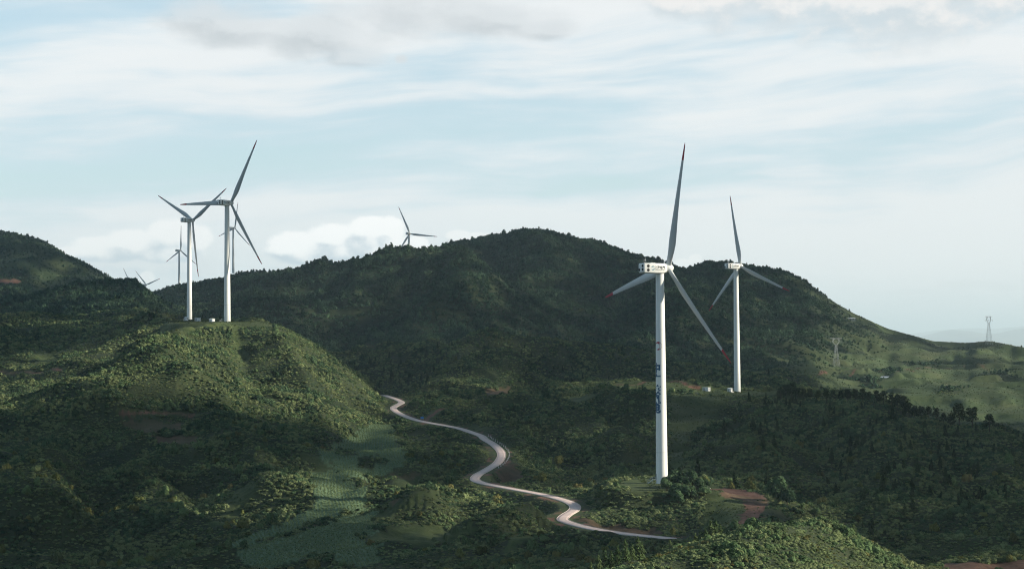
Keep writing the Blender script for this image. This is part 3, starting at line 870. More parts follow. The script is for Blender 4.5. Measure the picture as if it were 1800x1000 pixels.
# ------------------------------------------------------------------ building helpers
def link_mesh(name, verts, faces, mat=None, parent=None, smooth_=False):
    me = bpy.data.meshes.new(name)
    me.from_pydata([tuple(map(float, v)) for v in verts], [], [tuple(f) for f in faces])
    me.update()
    if mat:
        for m in (mat if isinstance(mat, (list, tuple)) else [mat]):
            me.materials.append(m)
    if smooth_:
        me.polygons.foreach_set('use_smooth', [True] * len(me.polygons))
    o = bpy.data.objects.new(name, me)
    COL.objects.link(o)
    if parent:
        o.parent = parent
    return o


def np_mesh(name, V, quads, mat):
    me = bpy.data.meshes.new(name)
    V = np.asarray(V, np.float32); Q = np.asarray(quads, np.int32)
    n = Q.shape[1]
    me.vertices.add(len(V)); me.vertices.foreach_set('co', V.ravel())
    me.loops.add(Q.size); me.loops.foreach_set('vertex_index', Q.ravel())
    me.polygons.add(len(Q)); me.polygons.foreach_set('loop_start', np.arange(0, Q.size, n, dtype=np.int32))
    me.update(calc_edges=True)
    me.materials.append(mat)
    o = bpy.data.objects.new(name, me)
    COL.objects.link(o)
    return o


def tag(o, label=None, cat=None, group=None, kind=None):
    for k, v in (('label', label), ('category', cat), ('group', group), ('kind', kind)):
        if v:
            o[k] = v
    return o


def empty(name, loc, rz=0.0, label=None, cat=None, group=None):
    o = bpy.data.objects.new(name, None)
    COL.objects.link(o)
    o.location = loc; o.rotation_euler = (0, 0, rz)
    o.empty_display_size = 1.0
    return tag(o, label, cat, group)


def copy_tree(o, parent=None):
    c = o.copy(); COL.objects.link(c)
    if parent:
        c.parent = parent
    for ch in list(o.children):
        copy_tree(ch, c)
    return c


class MB:
    """collects boxes, bars, rings and lofts into one mesh"""
    def __init__(self):
        self.v = []; self.f = []
    def add(self, V, F):
        n = len(self.v)
        self.v += [tuple(v) for v in V]; self.f += [tuple(i + n for i in f) for f in F]
        return self
    def box(self, x0, x1, y0, y1, z0, z1):
        V = [(x, y, z) for z in (z0, z1) for y in (y0, y1) for x in (x0, x1)]
        return self.add(V, [(0, 2, 3, 1), (4, 5, 7, 6), (0, 1, 5, 4), (2, 6, 7, 3), (0, 4, 6, 2), (1, 3, 7, 5)])
    def bar(self, a, b, r, n=4):
        a = Vector(a); b = Vector(b); d = (b - a)
        q = d.to_track_quat('Z', 'Y')
        V = []
        for p in (a, b):
            for k in range(n):
                t = 2 * math.pi * (k + 0.5) / n
                V.append(p + q @ Vector((r * math.cos(t), r * math.sin(t), 0)))
        F = [(k, (k + 1) % n, n + (k + 1) % n, n + k) for k in range(n)]
        return self.add(V, F + [tuple(range(n))[::-1], tuple(range(n, 2 * n))])
    def loft(self, rings, cap=True):
        n = len(rings[0]); V = [p for r in rings for p in r]; F = []
        for i in range(len(rings) - 1):
            for k in range(n):
                F.append((i * n + k, i * n + (k + 1) % n, (i + 1) * n + (k + 1) % n, (i + 1) * n + k))
        if cap:
            F.append(tuple(range(n))[::-1]); F.append(tuple(range((len(rings) - 1) * n, len(rings) * n)))
        return self.add(V, F)
    def revolve(self, prof, n=24, cap=True):
        return self.loft([[(r * math.cos(2 * math.pi * k / n), r * math.sin(2 * math.pi * k / n), z) for k in range(n)] for r, z in prof], cap)
    def make(self, name, mat, parent=None, smooth_=False):
        return link_mesh(name, self.v, self.f, mat, parent, smooth_)


def auto_smooth(o, deg=35):
    me = o.data
    me.polygons.foreach_set('use_smooth', [True] * len(me.polygons))
    me.set_sharp_from_angle(angle=math.radians(deg))


def bevel(o, w, seg=2):
    bm = bmesh.new(); bm.from_mesh(o.data)
    bmesh.ops.remove_doubles(bm, verts=bm.verts, dist=1e-4)
    es = [e for e in bm.edges if len(e.link_faces) == 2 and e.calc_face_angle(0) > 0.6]
    bmesh.ops.bevel(bm, geom=es, offset=w, segments=seg, affect='EDGES', clamp_overlap=True)
    bm.normal_update()
    bm.to_mesh(o.data); bm.free()
    auto_smooth(o, 40)


# ------------------------------------------------------------------ the ground
def build_ground():
    V = np.stack([GX, GY, GZ], -1).reshape(-1, 3)
    i, j = np.meshgrid(np.arange(NL - 1), np.arange(NU - 1), indexing='ij')
    a = (i * NU + j).ravel()
    Q = np.stack([a, a + 1, a + NU + 1, a + NU], -1)
    o = np_mesh('hill_terrain', V, Q, M_GROUND)
    me = o.data
    me.polygons.foreach_set('use_smooth', np.ones(len(Q), bool))
    for nm, arr in (('grass', CG), ('soil', CS), ('crop', CF), ('meadow', CM)):
        at_ = me.attributes.new(nm, 'FLOAT', 'POINT')
        at_.data.foreach_set('value', arr.astype(np.float32).ravel())
    tag(o, kind='structure')
    # plain land on all sides out to the horizon, lying well under the hills
    r = 120000.0
    V = [(-r, -r, -135), (r, -r, -135), (r, r, -135), (-r, r, -135)]
    g = link_mesh('ground', V, [(0, 1, 2, 3)], M_GROUND)
    tag(g, kind='structure')


build_ground()


def far_mountains():
    """three pale ranges on the horizon"""
    m, t, b = new_mat('far_slopes', 0.95, 0.1)
    g = t.node('ShaderNodeNewGeometry')
    n = t.noise(g.outputs['Position'], 0.0006, 6.0, 0.6)
    t.l.new(t.mix(t.step(n, 0.35, 0.65), (0.03, 0.045, 0.025, 1), (0.08, 0.085, 0.05, 1)), b.inputs['Base Color'])
    for k, (Y, pts) in enumerate((
            (52000, [(1300,640),(1500,622),(1600,604),(1640,590),(1665,581),(1700,583),(1740,588),(1770,581),(1800,574),(1850,570),(2000,585),(2200,600),(2600,640)]),
            (70000, [(1100,615),(1400,600),(1560,590),(1620,583),(1680,578),(1740,580),(1800,572),(1900,568),(2100,580),(2500,620)]))):
        P = np.array([at(x, y, Y) for x, y in pts])
        xs = np.linspace(P[0, 0], P[-1, 0], 240)
        top = np.interp(xs, P[:, 0], P[:, 2])
        top = smooth1(top, 5) + 70 * fbm(xs / 2600, xs * 0 + k * 9, 4, 60 + k)
        rows = []
        for q, (dy, fz) in enumerate(((-7000, 0.0), (-4500, 0.35), (-2200, 0.72), (0, 1.0), (3500, 0.55), (7000, 0.0))):
            z = -135 + (top + 135) * fz + (0 if fz in (0, 1.0) else 1) * 60 * fbm(xs / 1800, np.full_like(xs, q * 3.0), 3, 80 + k)
            rows.append(np.stack([xs, np.full_like(xs, Y + dy), z - (1.0 if fz == 0 else 0)], -1))
        V = np.concatenate(rows); n_ = len(xs)
        i, j = np.meshgrid(np.arange(5), np.arange(n_ - 1), indexing='ij')
        a = (i * n_ + j).ravel()
        o = np_mesh('distant_mountains', V, np.stack([a, a + 1, a + n_ + 1, a + n_], -1), m)
        o.data.polygons.foreach_set('use_smooth', np.ones(len(a), bool))
        tag(o, kind='structure')


far_mountains()


# ------------------------------------------------------------------ the road
def strip(name, line, offs, mat, uvs=None, closed=True):
    """sweep a cross-section [(sideways, up)...] along a line on the ground"""
    T = np.gradient(line[:, :2], axis=0); T /= np.linalg.norm(T, axis=1, keepdims=True)
    N = np.stack([T[:, 1], -T[:, 0]], -1)
    n = len(offs); V = []
    for o_, h in offs:
        V.append(np.concatenate([line[:, :2] + N * o_, (line[:, 2] + h)[:, None]], 1))
    V = np.stack(V, 1).reshape(-1, 3)
    Q = []
    for i in range(len(line) - 1):
        for k in range(n - 1):
            Q.append((i * n + k, i * n + k + 1, (i + 1) * n + k + 1, (i + 1) * n + k))
    o = np_mesh(name, V, Q, mat)
    uv = o.data.uv_layers.new(name='UVMap')
    li = np.empty(len(o.data.loops), np.int32); o.data.loops.foreach_get('vertex_index', li)
    half = max(abs(a) for a, b_ in offs)
    s = np.arange(len(line)) * 1.5
    u = np.array([a / half * 1.0 for a, b_ in offs])
    UV = np.stack([u[li % n], s[li // n]], -1)
    uv.data.foreach_set('uv', UV.astype(np.float32).ravel())
    return o


def build_road():
    o = strip('road', ROAD, [(1.9, -0.35), (1.9, 0.0), (0.95, 0.05), (0, 0.06), (-0.95, 0.05), (-1.9, 0.0), (-1.9, -0.35)][::-1], M_ROAD)
    tag(o, kind='structure')
    for sgn in (1, -1):
        a, b_ = 1.904 * sgn, 2.08 * sgn
        offs = [(a, -0.35), (a, 0.10), (b_, 0.10), (b_, -0.45)]
        k = strip('road_kerb', ROAD, offs if sgn < 0 else offs[::-1], M_KERB)
        tag(k, kind='structure')


build_road()
# ------------------------------------------------------------------ wind turbines
R_BLADE = 47.0


def blade_mesh(part):
    """root circle to thin tip; part 0 = body, part 1 = red tip"""
    st = [0.0, 0.02, 0.05, 0.09, 0.14, 0.19, 0.25, 0.34, 0.45, 0.56, 0.68, 0.79, 0.862, 0.93, 0.975, 0.993, 1.0]
    #      chord, thickness ratio
    ch = np.interp(st, [0, .04, .09, .19, .25, .45, .68, .86, .97, 1], [1.9, 1.95, 2.5, 3.45, 3.4, 2.6, 1.85, 1.25, .75, .22])
    th = np.interp(st, [0, .04, .09, .19, .3, .6, 1], [1.0, 1.0, .62, .34, .26, .18, .14])
    tw = np.radians(np.interp(st, [0, .1, .2, .4, .7, 1], [16, 15, 12, 7, 3, 1]))
    rings = []
    n = 20
    for r, c, t_, w_ in zip(st, ch, th, tw):
        ring = []
        circ = max(0.0, 1 - r / 0.12)
        for k in range(n):
            a = 2 * math.pi * k / n
            # airfoil-like: leading edge round, trailing edge thin
            x = 0.5 + 0.5 * math.cos(a)
            tq = math.sin(a) * (0.5 if circ > 0.99 else (0.5 * circ + (1 - circ) * 0.5 * (1 - x) ** 0.55 * x ** 0.42 * 1.9 * 0.9))
            cx = (x - 0.5 * circ - 0.36 * (1 - circ)) * c
            cy = tq * t_ * c
            px = -cx * math.cos(w_) * 1.0
            y_ = px; x_ = cy * math.cos(w_) + cx * math.sin(w_)
            pre = 1.2 * r ** 2.0 + 0.3 * r - 0.2
            ring.append((x_ + pre, y_, r * R_BLADE))
        rings.append(ring)
    cut = 12
    use = rings[:cut + 1] if part == 0 else rings[cut:]
    m = MB().loft(use)
    me = bpy.data.meshes.new('blade' if part == 0 else 'blade_tip')
    me.from_pydata(m.v, [], m.f)
    me.materials.append(M_BLADE if part == 0 else M_RED)
    me.polygons.foreach_set('use_smooth', [True] * len(me.polygons))
    me.set_sharp_from_angle(angle=math.radians(50))
    return me


def text_mesh(body, size, bold=0.012):
    cu = bpy.data.curves.new('lettering', 'FONT')
    cu.body = body; cu.size = size; cu.align_x = 'CENTER'; cu.align_y = 'CENTER'
    cu.offset = bold * size
    cu.resolution_u = 3
    to = bpy.data.objects.new('lettering', cu)
    COL.objects.link(to)
    dg = C.evaluated_depsgraph_get(); dg.update()
    me = bpy.data.meshes.new_from_object(to.evaluated_get(dg))
    V = [tuple(v.co) for v in me.vertices]; Fc = [tuple(p.vertices) for p in me.polygons]
    bpy.data.objects.remove(to); bpy.data.curves.remove(cu); bpy.data.meshes.remove(me)
    return V, Fc


BLADE, TIP = blade_mesh(0), blade_mesh(1)
OVER = 4.1                                       # hub centre ahead of the tower axis


def rounded(w, h, zc, x, r=0.35, n=3):
    pts = []
    for sx, sz, a0 in ((1, 1, 0), (-1, 1, 90), (-1, -1, 180), (1, -1, 270)):
        for k in range(n + 1):
            a = math.radians(a0 + 90 * k / n)
            pts.append((x, sx * (w / 2 - r) + r * math.cos(a), zc + sz * (h / 2 - r) + r * math.sin(a)))
    return pts


def make_turbine(name, hub_h, phi0, detail=True):
    root = empty(name, (0, 0, 0))
    top = hub_h - 1.95
    rb, rt = 2.2, 1.52
    prof = [(rb + 0.12, -0.6), (rb + 0.12, 0.12), (rb, 0.14)]
    zs = np.linspace(0.14, top, 22)
    prof += [(rb + (rt - rb) * (z / top), z) for z in zs[1:]]
    tw = MB().revolve(prof, 48).make('tower', M_WHITE, root)
    auto_smooth(tw, 40)
    for z in (11.4, 34.0, 57.0):
        r = rb + (rt - rb) * z / top
        fl = MB().revolve([(r - 0.05, z - 0.06), (r + 0.035, z - 0.05), (r + 0.035, z + 0.05), (r - 0.05, z + 0.06)], 48).make('flange', M_GREY if z < 12 else M_WHITE, tw)
        auto_smooth(fl, 40)
    # yaw collar
    yc = MB().revolve([(rt + 0.02, top - 0.25), (rt + 0.16, top - 0.15), (rt + 0.16, top + 0.25), (rt, top + 0.3)], 40).make('yaw_collar', M_GREY, root)
    auto_smooth(yc)
    # nacelle
    zc = hub_h - 0.15
    rings = [rounded(3.0, 2.9, zc + 0.05, -8.45, 0.3), rounded(3.7, 3.55, zc, -8.1, 0.4), rounded(3.8, 3.65, zc, -7.6, 0.4),
             rounded(3.8, 3.75, zc - 0.05, -2.0, 0.4), rounded(3.75, 3.6, zc, 1.0, 0.45), rounded(3.2, 3.0, zc + 0.1, 2.2, 0.6), rounded(2.6, 2.5, zc + 0.15, 2.5, 0.7)]
    nac = MB().loft(rings).make('nacelle', M_WHITE, root)
    auto_smooth(nac, 30)
    vents = []
    def disc(c, nrm, r, nm='vent', mat=M_BLACK, par=nac):
        q = Vector(nrm).to_track_quat('Z', 'Y')
        P = []
        m = MB()
        rr = [(r * 1.12, -0.02), (r * 1.12, 0.05), (r * 0.92, 0.06), (r * 0.86, 0.02)]
        for a_, z_ in rr:
            P.append([Vector(c) + q @ Vector((a_ * math.cos(2 * math.pi * k / 20), a_ * math.sin(2 * math.pi * k / 20), z_)) for k in range(20)])
        m.loft(P)
        return m.make(nm, mat, par)
    for sy in (-1, 1):
        for dz in (0.72, -0.72):
            disc((-6.45, 1.9 * sy, zc + dz), (0, sy, 0), 0.52)
    for y, dz in ((-1.05, 0.78), (-1.05, -0.55), (1.0, -0.65)):
        disc((-8.45, y, zc + dz), (-1, 0, 0), 0.46)
    # wind mast and lightning rod on the roof
    m = MB()
    m.bar((-7.4, -0.5, zc + 1.7), (-7.4, -0.5, zc + 3.4), 0.06).bar((-7.4, -0.5, zc + 2.9), (-6.6, -0.5, zc + 2.9), 0.045)
    m.bar((-6.6, -0.5, zc + 2.9), (-6.6, -0.5, zc + 3.3), 0.09)
    m.bar((-5.9, 0.3, zc + 1.7), (-6.4, 0.3, zc + 4.1), 0.05)
    m.make('wind_mast', M_STEEL, nac)
    MB().box(-4.6, -2.6, -0.9, 0.9, zc + 1.75, zc + 1.98).make('roof_hatch', M_WHITE, nac)
    # logo and writing on both long sides
    for sy in (-1, 1):
        def place(V, x0, z0):
            out = []
            for x, y, z in V:
                out.append((x0 - sy * x if sy > 0 else x0 + x, sy * 1.915, z0 + y))
            return out
        ring = MB()
        nq = 16
        for h0, h1, mm in ((18, 172, 0), (198, 352, 1)):
            P = []
            for k in range(nq + 1):
                a = math.radians(h0 + (h1 - h0) * k / nq)
                P.append((0.80 * math.cos(a), 0.80 * math.sin(a)))
            Q = []
            for k in range(nq + 1):
                t_ = k / nq
                a = math.radians(h0 + (h1 - h0) * t_)
                ri = 0.80 - 0.42 * math.sin(math.pi * t_) ** 0.7 * (0.75 + 0.5 * t_)
                Q.append((ri * math.cos(a), ri * math.sin(a)))
            V = [(x, y, 0) for x, y in P] + [(x, y, 0) for x, y in Q]
            ring.add(place(V, -4.35 if sy < 0 else -1.1, zc), [(k, k + 1, nq + 2 + k, nq + 1 + k) for k in range(nq)])
        lg = ring.make('logo', M_TEAL, nac)
        V, Fc = text_mesh('上海电气', 1.2, 0.03)
        tb = MB().add(place(V, -1.25 if sy < 0 else -4.1, zc + 0.15), Fc)
        V, Fc = text_mesh('SHANGHAI ELECTRIC', 0.42)
        tb.add(place(V, -1.25 if sy < 0 else -4.1, zc - 0.62), Fc)
        tb.make('lettering', M_INK, nac)
    # rotor
    Rt = Matrix.Translation((OVER, 0, hub_h)) @ Matrix.Rotation(-math.radians(5), 4, 'Y')
    prof = [(1.25, -1.7), (1.5, -1.3), (1.58, -0.2), (1.5, 0.6), (1.22, 1.25), (0.8, 1.65), (0.35, 1.85), (0.02, 1.9)]
    hub = MB().revolve(prof, 32).make('hub', M_WHITE, root, True)
    hub.matrix_local = Rt @ Matrix.Rotation(math.radians(90), 4, 'Y')
    for k in range(3):
        b = bpy.data.objects.new('blade', BLADE); COL.objects.link(b); b.parent = root
        b.matrix_local = Rt @ Matrix.Rotation(math.radians(phi0 + 120 * k), 4, 'X') @ Matrix.Translation((0, 0, 0.6))
        tp = bpy.data.objects.new('blade_tip', TIP); COL.objects.link(tp); tp.parent = b
    # entrance steps and door on the left of the foot
    yaw_door = root
    return root


def door_and_steps(root, ang):
    """steel door in the foot of the tower with a short stair, at an angle round the tower"""
    R4 = Matrix.Rotation(ang, 4, 'Z')
    d = MB().box(2.05, 2.26, -0.5, 0.5, 1.5, 3.6).make('door', M_DOOR, root)
    d.matrix_local = R4
    m = MB()
    m.box(2.27, 3.5, -0.7, 0.7, 1.36, 1.46)
    for k in range(6):
        m.box(3.5 + 0.28 * k, 3.8 + 0.28 * k, -0.6, 0.6, 1.14 - 0.22 * k, 1.19 - 0.22 * k)
    for s in (-1, 1):
        m.bar((3.45, 0.65 * s, 1.4), (5.25, 0.65 * s, 0.0), 0.09)
        m.bar((2.3, 0.68 * s, 2.4), (3.5, 0.68 * s, 2.4), 0.05).bar((3.5, 0.68 * s, 2.4), (5.3, 0.68 * s, 1.0), 0.05)
        for x, z in ((2.4, 1.4), (3.5, 1.4), (5.25, 0.0)):
            m.bar((x, 0.68 * s, z), (x, 0.68 * s, z + 1.0), 0.05)
        m.bar((3.45, 0.66 * s, -0.1), (3.45, 0.66 * s, 1.4), 0.06)
    st = m.make('entrance_stair', M_STEEL, root)
    st.matrix_local = R4


def aim(px, Y, theta):
    """rotation of a turbine whose rotor axis makes THETA with the picture plane, pointing right and away"""
    d = ray(px, 600.0)
    return math.radians(theta) - math.atan2(d[0], 1.0)


# name, label, base point, hub height, rotor angle, axis angle
TUR = [
    ('a', 'nearest white wind turbine, blue lettering down its tower, on the small mound beside the road', BASE['a'], 79.5, 18.0, 35.0),
    ('b', 'white wind turbine behind the lettered one, on a flat grass ledge with two white kiosks', BASE['b'], 83.0, -8.0, 41.0),
    ('c', 'taller wind turbine of the hilltop pair, one blade pointing level to the left', BASE['c'], 79.5, 31.4, 48.0),
    ('d', 'left wind turbine of the hilltop pair, one blade hanging down, two raised in a V', BASE['d'], 83.5, 58.8, 43.5),
]
FAR = [
    ('far wind turbine just right of the tall hilltop one, partly hidden behind its blade', (412.8, 401), 3410, 13.7, 43.0, 80.0),
    ('far wind turbine close left of the hilltop pair, rising from behind the dark ridge', (317.7, 440.5), 3600, 5.0, 43.0, 80.0),
    ('far wind turbine on the central mountain ridge beside the bright cumulus', (720.5, 411), 3060, -23.0, 66.0, 66.0),
    ('far wind turbine hidden by the dark hill, two blades in a wide V showing', (257.0, 500.5), 4420, 74.0, 43.0, 66.0),
    ('far wind turbine of which a single slanted blade tip shows above the dark hill', (230.5, 501), 4560, -30.0, 45.0, 66.0),
]


def wrap(V, r_at, ang0, z0):
    out = []
    for x, y, z in V:
        r = r_at(z0 + y)
        a = ang0 + x / r
        out.append((r * math.cos(a), r * math.sin(a), z0 + y))
    return out


def build_turbines():
    for key, lab, base, hub_h, phi, th in TUR:
        t = make_turbine('wind_turbine', hub_h, phi)
        px, _ = project(base)
        t.location = Vector(base)
        rz = aim(px, base[1], th)
        t.rotation_euler = (0, 0, rz)
        tag(t, lab, 'wind turbine', 'wind turbines on the hills')
        az = math.atan2(base[0], base[1])
        to_cam = math.radians(-90) - az - rz          # direction towards the viewpoint in the turbine's own frame
        door_and_steps(t, to_cam - math.radians(80))
        if key == 'a':
            tower = [c for c in t.children if c.name.startswith('tower')][0]
            top = hub_h - 1.95
            r_at = lambda z: 2.2 + (1.52 - 2.2) * z / top + 0.012
            a0 = to_cam - math.radians(60)
            m = MB()
            for ch, z in (('中', 42.2), ('广', 38.2), ('核', 34.2), ('风', 30.6), ('电', 27.4)):
                V, Fc = text_mesh(ch, 3.8, 0.045)
                V, Fc = grid_cut(V, Fc)
                m.add(wrap(V, r_at, a0, z), Fc)
            m.make('lettering', M_BLUE, tower)
            # red swirl emblem above the writing
            P = []; n = 22
            for k in range(n + 1):
                t_ = k / n
                a = math.radians(140 - 250 * t_)
                wdt = 0.10 + 0.36 * math.sin(math.pi * t_) ** 1.2
                P.append(((1.25 + wdt) * math.cos(a) * 0.95 + .15, (1.25 + wdt) * math.sin(a) * 1.05)); P.append(((1.25 - wdt) * math.cos(a) * 0.95 + .15, (1.25 - wdt) * math.sin(a) * 1.05))
            V = [(x, y, 0) for x, y in P]
            MB().add(wrap(V, r_at, to_cam - math.radians(42), 50.6), [(2 * k, 2 * k + 1, 2 * k + 3, 2 * k + 2) for k in range(n)]).make('emblem', M_RED, tower)
    for lab, (hx, hy), Y, phi, th, hub_h in FAR:
        t = make_turbine('wind_turbine', hub_h, phi)
        hubp = at(hx, hy, Y)
        rz = aim(hx, Y, th)
        off = Vector((OVER * math.cos(rz), OVER * math.sin(rz), hub_h))
        loc = Vector(hubp) - off
        t.location = loc; t.rotation_euler = (0, 0, rz)
        tag(t, lab, 'wind turbine', 'wind turbines on the hills')
        print('FAR', hx, 'base z', round(loc.z, 1), 'ground', round(float(height(loc.x, loc.y)), 1))


def grid_cut(V, Fc, step=0.45):
    """slice flat lettering into narrow strips so that it can bend round the tower"""
    bm = bmesh.new()
    vs = [bm.verts.new(v) for v in V]
    for f in Fc:
        try:
            bm.faces.new([vs[i] for i in f])
        except ValueError:
            pass
    xs = [v[0] for v in V]
    x = min(xs) + step
    while x < max(xs):
        bmesh.ops.bisect_plane(bm, geom=bm.verts[:] + bm.edges[:] + bm.faces[:], plane_co=(x, 0, 0), plane_no=(1, 0, 0))
        x += step
    bm.verts.index_update()
    out = [tuple(v.co) for v in bm.verts], [tuple(v.index for v in f.verts) for f in bm.faces]
    bm.free()
    return out


build_turbines()
# ------------------------------------------------------------------ plants
def cards(P, N, size, rng, aspect=0.7, bend=0.25):
    """one small bent leaf clump (two triangles folded along the middle) per point"""
    n = len(P)
    N = N / np.linalg.norm(N, axis=1, keepdims=True)
    r = rng.normal(size=(n, 3))
    T = np.cross(N, r); T /= np.linalg.norm(T, axis=1, keepdims=True)
    B = np.cross(N, T)
    s = (size * rng.uniform(0.65, 1.35, n))[:, None]
    a = P + T * s * 0.5; c = P - T * s * 0.5
    b = P + B * s * 0.5 * aspect - N * s * bend * 0.5
    d = P - B * s * 0.5 * aspect - N * s * bend * 0.5
    V = np.stack([a, b, c, d], 1).reshape(-1, 3)
    Q = np.arange(4 * n).reshape(n, 4)
    return V, Q


def card_mesh(name, P, N, size, mat, rng, aspect=0.7, extra=None):
    V, Q = cards(P, N, size, rng, aspect)
    me = bpy.data.meshes.new(name)
    V = V.astype(np.float32)
    me.vertices.add(len(V)); me.vertices.foreach_set('co', V.ravel())
    me.loops.add(Q.size); me.loops.foreach_set('vertex_index', Q.ravel().astype(np.int32))
    me.polygons.add(len(Q)); me.polygons.foreach_set('loop_start', np.arange(0, Q.size, 4, dtype=np.int32))
    me.update(calc_edges=True)
    a = me.attributes.new('leaf', 'FLOAT', 'FACE')
    a.data.foreach_set('value', rng.uniform(0, 1, len(Q)).astype(np.float32))
    me.materials.append(mat)
    return me


def lobed(n, rng, lobes, flat=0.8):
    """points and outward directions over a heap of overlapping leaf balls standing on the ground"""
    Cn = []; R = []
    for k in range(lobes):
        a = rng.uniform(0, 2 * np.pi); q = rng.uniform(0.1, 0.62)
        r = rng.uniform(0.30, 0.52)
        Cn.append((q * np.cos(a), q * np.sin(a), rng.uniform(0.25, 0.75) * flat * (1.15 - q))); R.append(r)
    Cn = np.array(Cn); R = np.array(R)
    k = rng.choice(lobes, n, p=R ** 2 / (R ** 2).sum())
    D = rng.normal(size=(n, 3)); D /= np.linalg.norm(D, axis=1, keepdims=True)
    D[:, 2] = np.where(D[:, 2] < -0.35, -D[:, 2], D[:, 2])
    P = Cn[k] + D * (R[k] * rng.uniform(0.72, 1.05, n))[:, None]
    P[:, 2] = np.maximum(P[:, 2], 0.03)
    N = D * 0.85 + rng.normal(size=(n, 3)) * 0.24 + np.array([0, 0, 0.22])
    return P, N


def conifer(n, rng, ragged=0.25, slim=0.30, gap=0.12):
    """points and directions over tiers of drooping branches, unit height"""
    t = rng.uniform(0, 1, n) ** 0.75
    tiers = 9
    h = gap + (1 - gap) * (1 - t)
    h = h + 0.025 * np.sin(h * tiers * 2 * np.pi)
    nb = 7
    lay = np.floor(h * tiers)
    br = (rng.integers(0, nb, n) / nb + lay * 0.37) * 2 * np.pi + rng.normal(size=n) * 0.20
    rad = slim * (1.02 - h) ** 0.8 * (0.85 + ragged * np.sin(lay * 2.4 + br * 2)) * rng.uniform(0.25, 1.05, n) ** 0.6
    P = np.stack([rad * np.cos(br), rad * np.sin(br), h - rad * 0.22], -1)
    N = np.stack([np.cos(br) * 0.55, np.sin(br) * 0.55, np.full(n, 0.65)], -1) + rng.normal(size=(n, 3)) * 0.38
    return P, N


def pine(n, rng, clumps=11):
    """open crown of a mountain pine: flattish needle pads at the ends of limbs, unit height"""
    P = []; N = []
    for k in range(clumps):
        h = 0.38 + 0.60 * (k + 0.5) / clumps
        a = k * 2.4 + rng.uniform(-0.5, 0.5)
        r = 0.27 * (1.05 - 0.75 * (h - 0.38) / 0.62) * rng.uniform(0.5, 1.1)
        c = np.array([r * np.cos(a), r * np.sin(a), h])
        m = n // clumps
        D = rng.normal(size=(m, 3)); D /= np.linalg.norm(D, axis=1, keepdims=True)
        s = rng.uniform(0.10, 0.17)
        P.append(c + D * np.array([s, s, s * 0.62]) * rng.uniform(0.6, 1.05, (m, 1)))
        N.append(D * 0.7 + rng.normal(size=(m, 3)) * 0.4 + np.array([0, 0, 0.3]))
    return np.concatenate(P), np.concatenate(N)


def protos(kind, count, n, size, mat, seed, **kw):
    out = []
    for k in range(count):
        rng = np.random.default_rng(seed + k)
        if kind == 'shrub':
            P, N = lobed(n, rng, int(rng.integers(4, 8)), **kw)
        elif kind == 'cone':
            P, N = conifer(n, rng, **kw)
        else:
            P, N = pine(n, rng, **kw)
        me = card_mesh(kind, P, N, size, mat, rng)
        o = bpy.data.objects.new('plant_form', me)
        out.append(o)
    return out


def scatter(name, forms, pos, scl, label=None, pick=None):
    """one object that carries a mass of plants nobody could count"""
    n = len(pos)
    me = bpy.data.meshes.new(name)
    me.vertices.add(n); me.vertices.foreach_set('co', pos.astype(np.float32).ravel())
    def attr(nm, typ, dat, key='value'):
        a = me.attributes.new(nm, typ, 'POINT'); a.data.foreach_set(key, dat)
    attr('scl', 'FLOAT_VECTOR', scl.astype(np.float32).ravel(), 'vector')
    r = np.zeros((n, 3), np.float32); r[:, 2] = RNG.uniform(0, 2 * np.pi, n); r[:, :2] = RNG.normal(size=(n, 2)) * 0.10
    attr('rot', 'FLOAT_VECTOR', r.ravel(), 'vector')
    if pick is None:
        pick = RNG.integers(0, len(forms), n)
    attr('form', 'INT', pick.astype(np.int32))
    o = bpy.data.objects.new(name, me); COL.objects.link(o)
    ng = bpy.data.node_groups.new(name, 'GeometryNodeTree')
    ng.interface.new_socket('Geometry', in_out='INPUT', socket_type='NodeSocketGeometry')
    ng.interface.new_socket('Geometry', in_out='OUTPUT', socket_type='NodeSocketGeometry')
    N = ng.nodes; L = ng.links
    gi = N.new('NodeGroupInput'); go = N.new('NodeGroupOutput')
    ip = N.new('GeometryNodeInstanceOnPoints')
    jn = N.new('GeometryNodeJoinGeometry')
    for f in forms:
        oi = N.new('GeometryNodeObjectInfo'); oi.inputs['Object'].default_value = f; oi.inputs['As Instance'].default_value = True
        L.new(oi.outputs['Geometry'], jn.inputs[0])
    L.new(gi.outputs[0], ip.inputs['Points']); L.new(jn.outputs[0], ip.inputs['Instance'])
    ip.inputs['Pick Instance'].default_value = True
    def named(nm, typ):
        a = N.new('GeometryNodeInputNamedAttribute'); a.data_type = typ; a.inputs[0].default_value = nm
        return a.outputs[0]
    L.new(named('form', 'INT'), ip.inputs['Instance Index'])
    e2 = N.new('FunctionNodeEulerToRotation'); L.new(named('rot', 'FLOAT_VECTOR'), e2.inputs[0])
    L.new(e2.outputs[0], ip.inputs['Rotation'])
    L.new(named('scl', 'FLOAT_VECTOR'), ip.inputs['Scale'])
    L.new(ip.outputs[0], go.inputs[0])
    md = o.modifiers.new('plants', 'NODES'); md.node_group = ng
    tag(o, label, None, None, 'stuff')
    print('SCATTER', name, n)
    return o


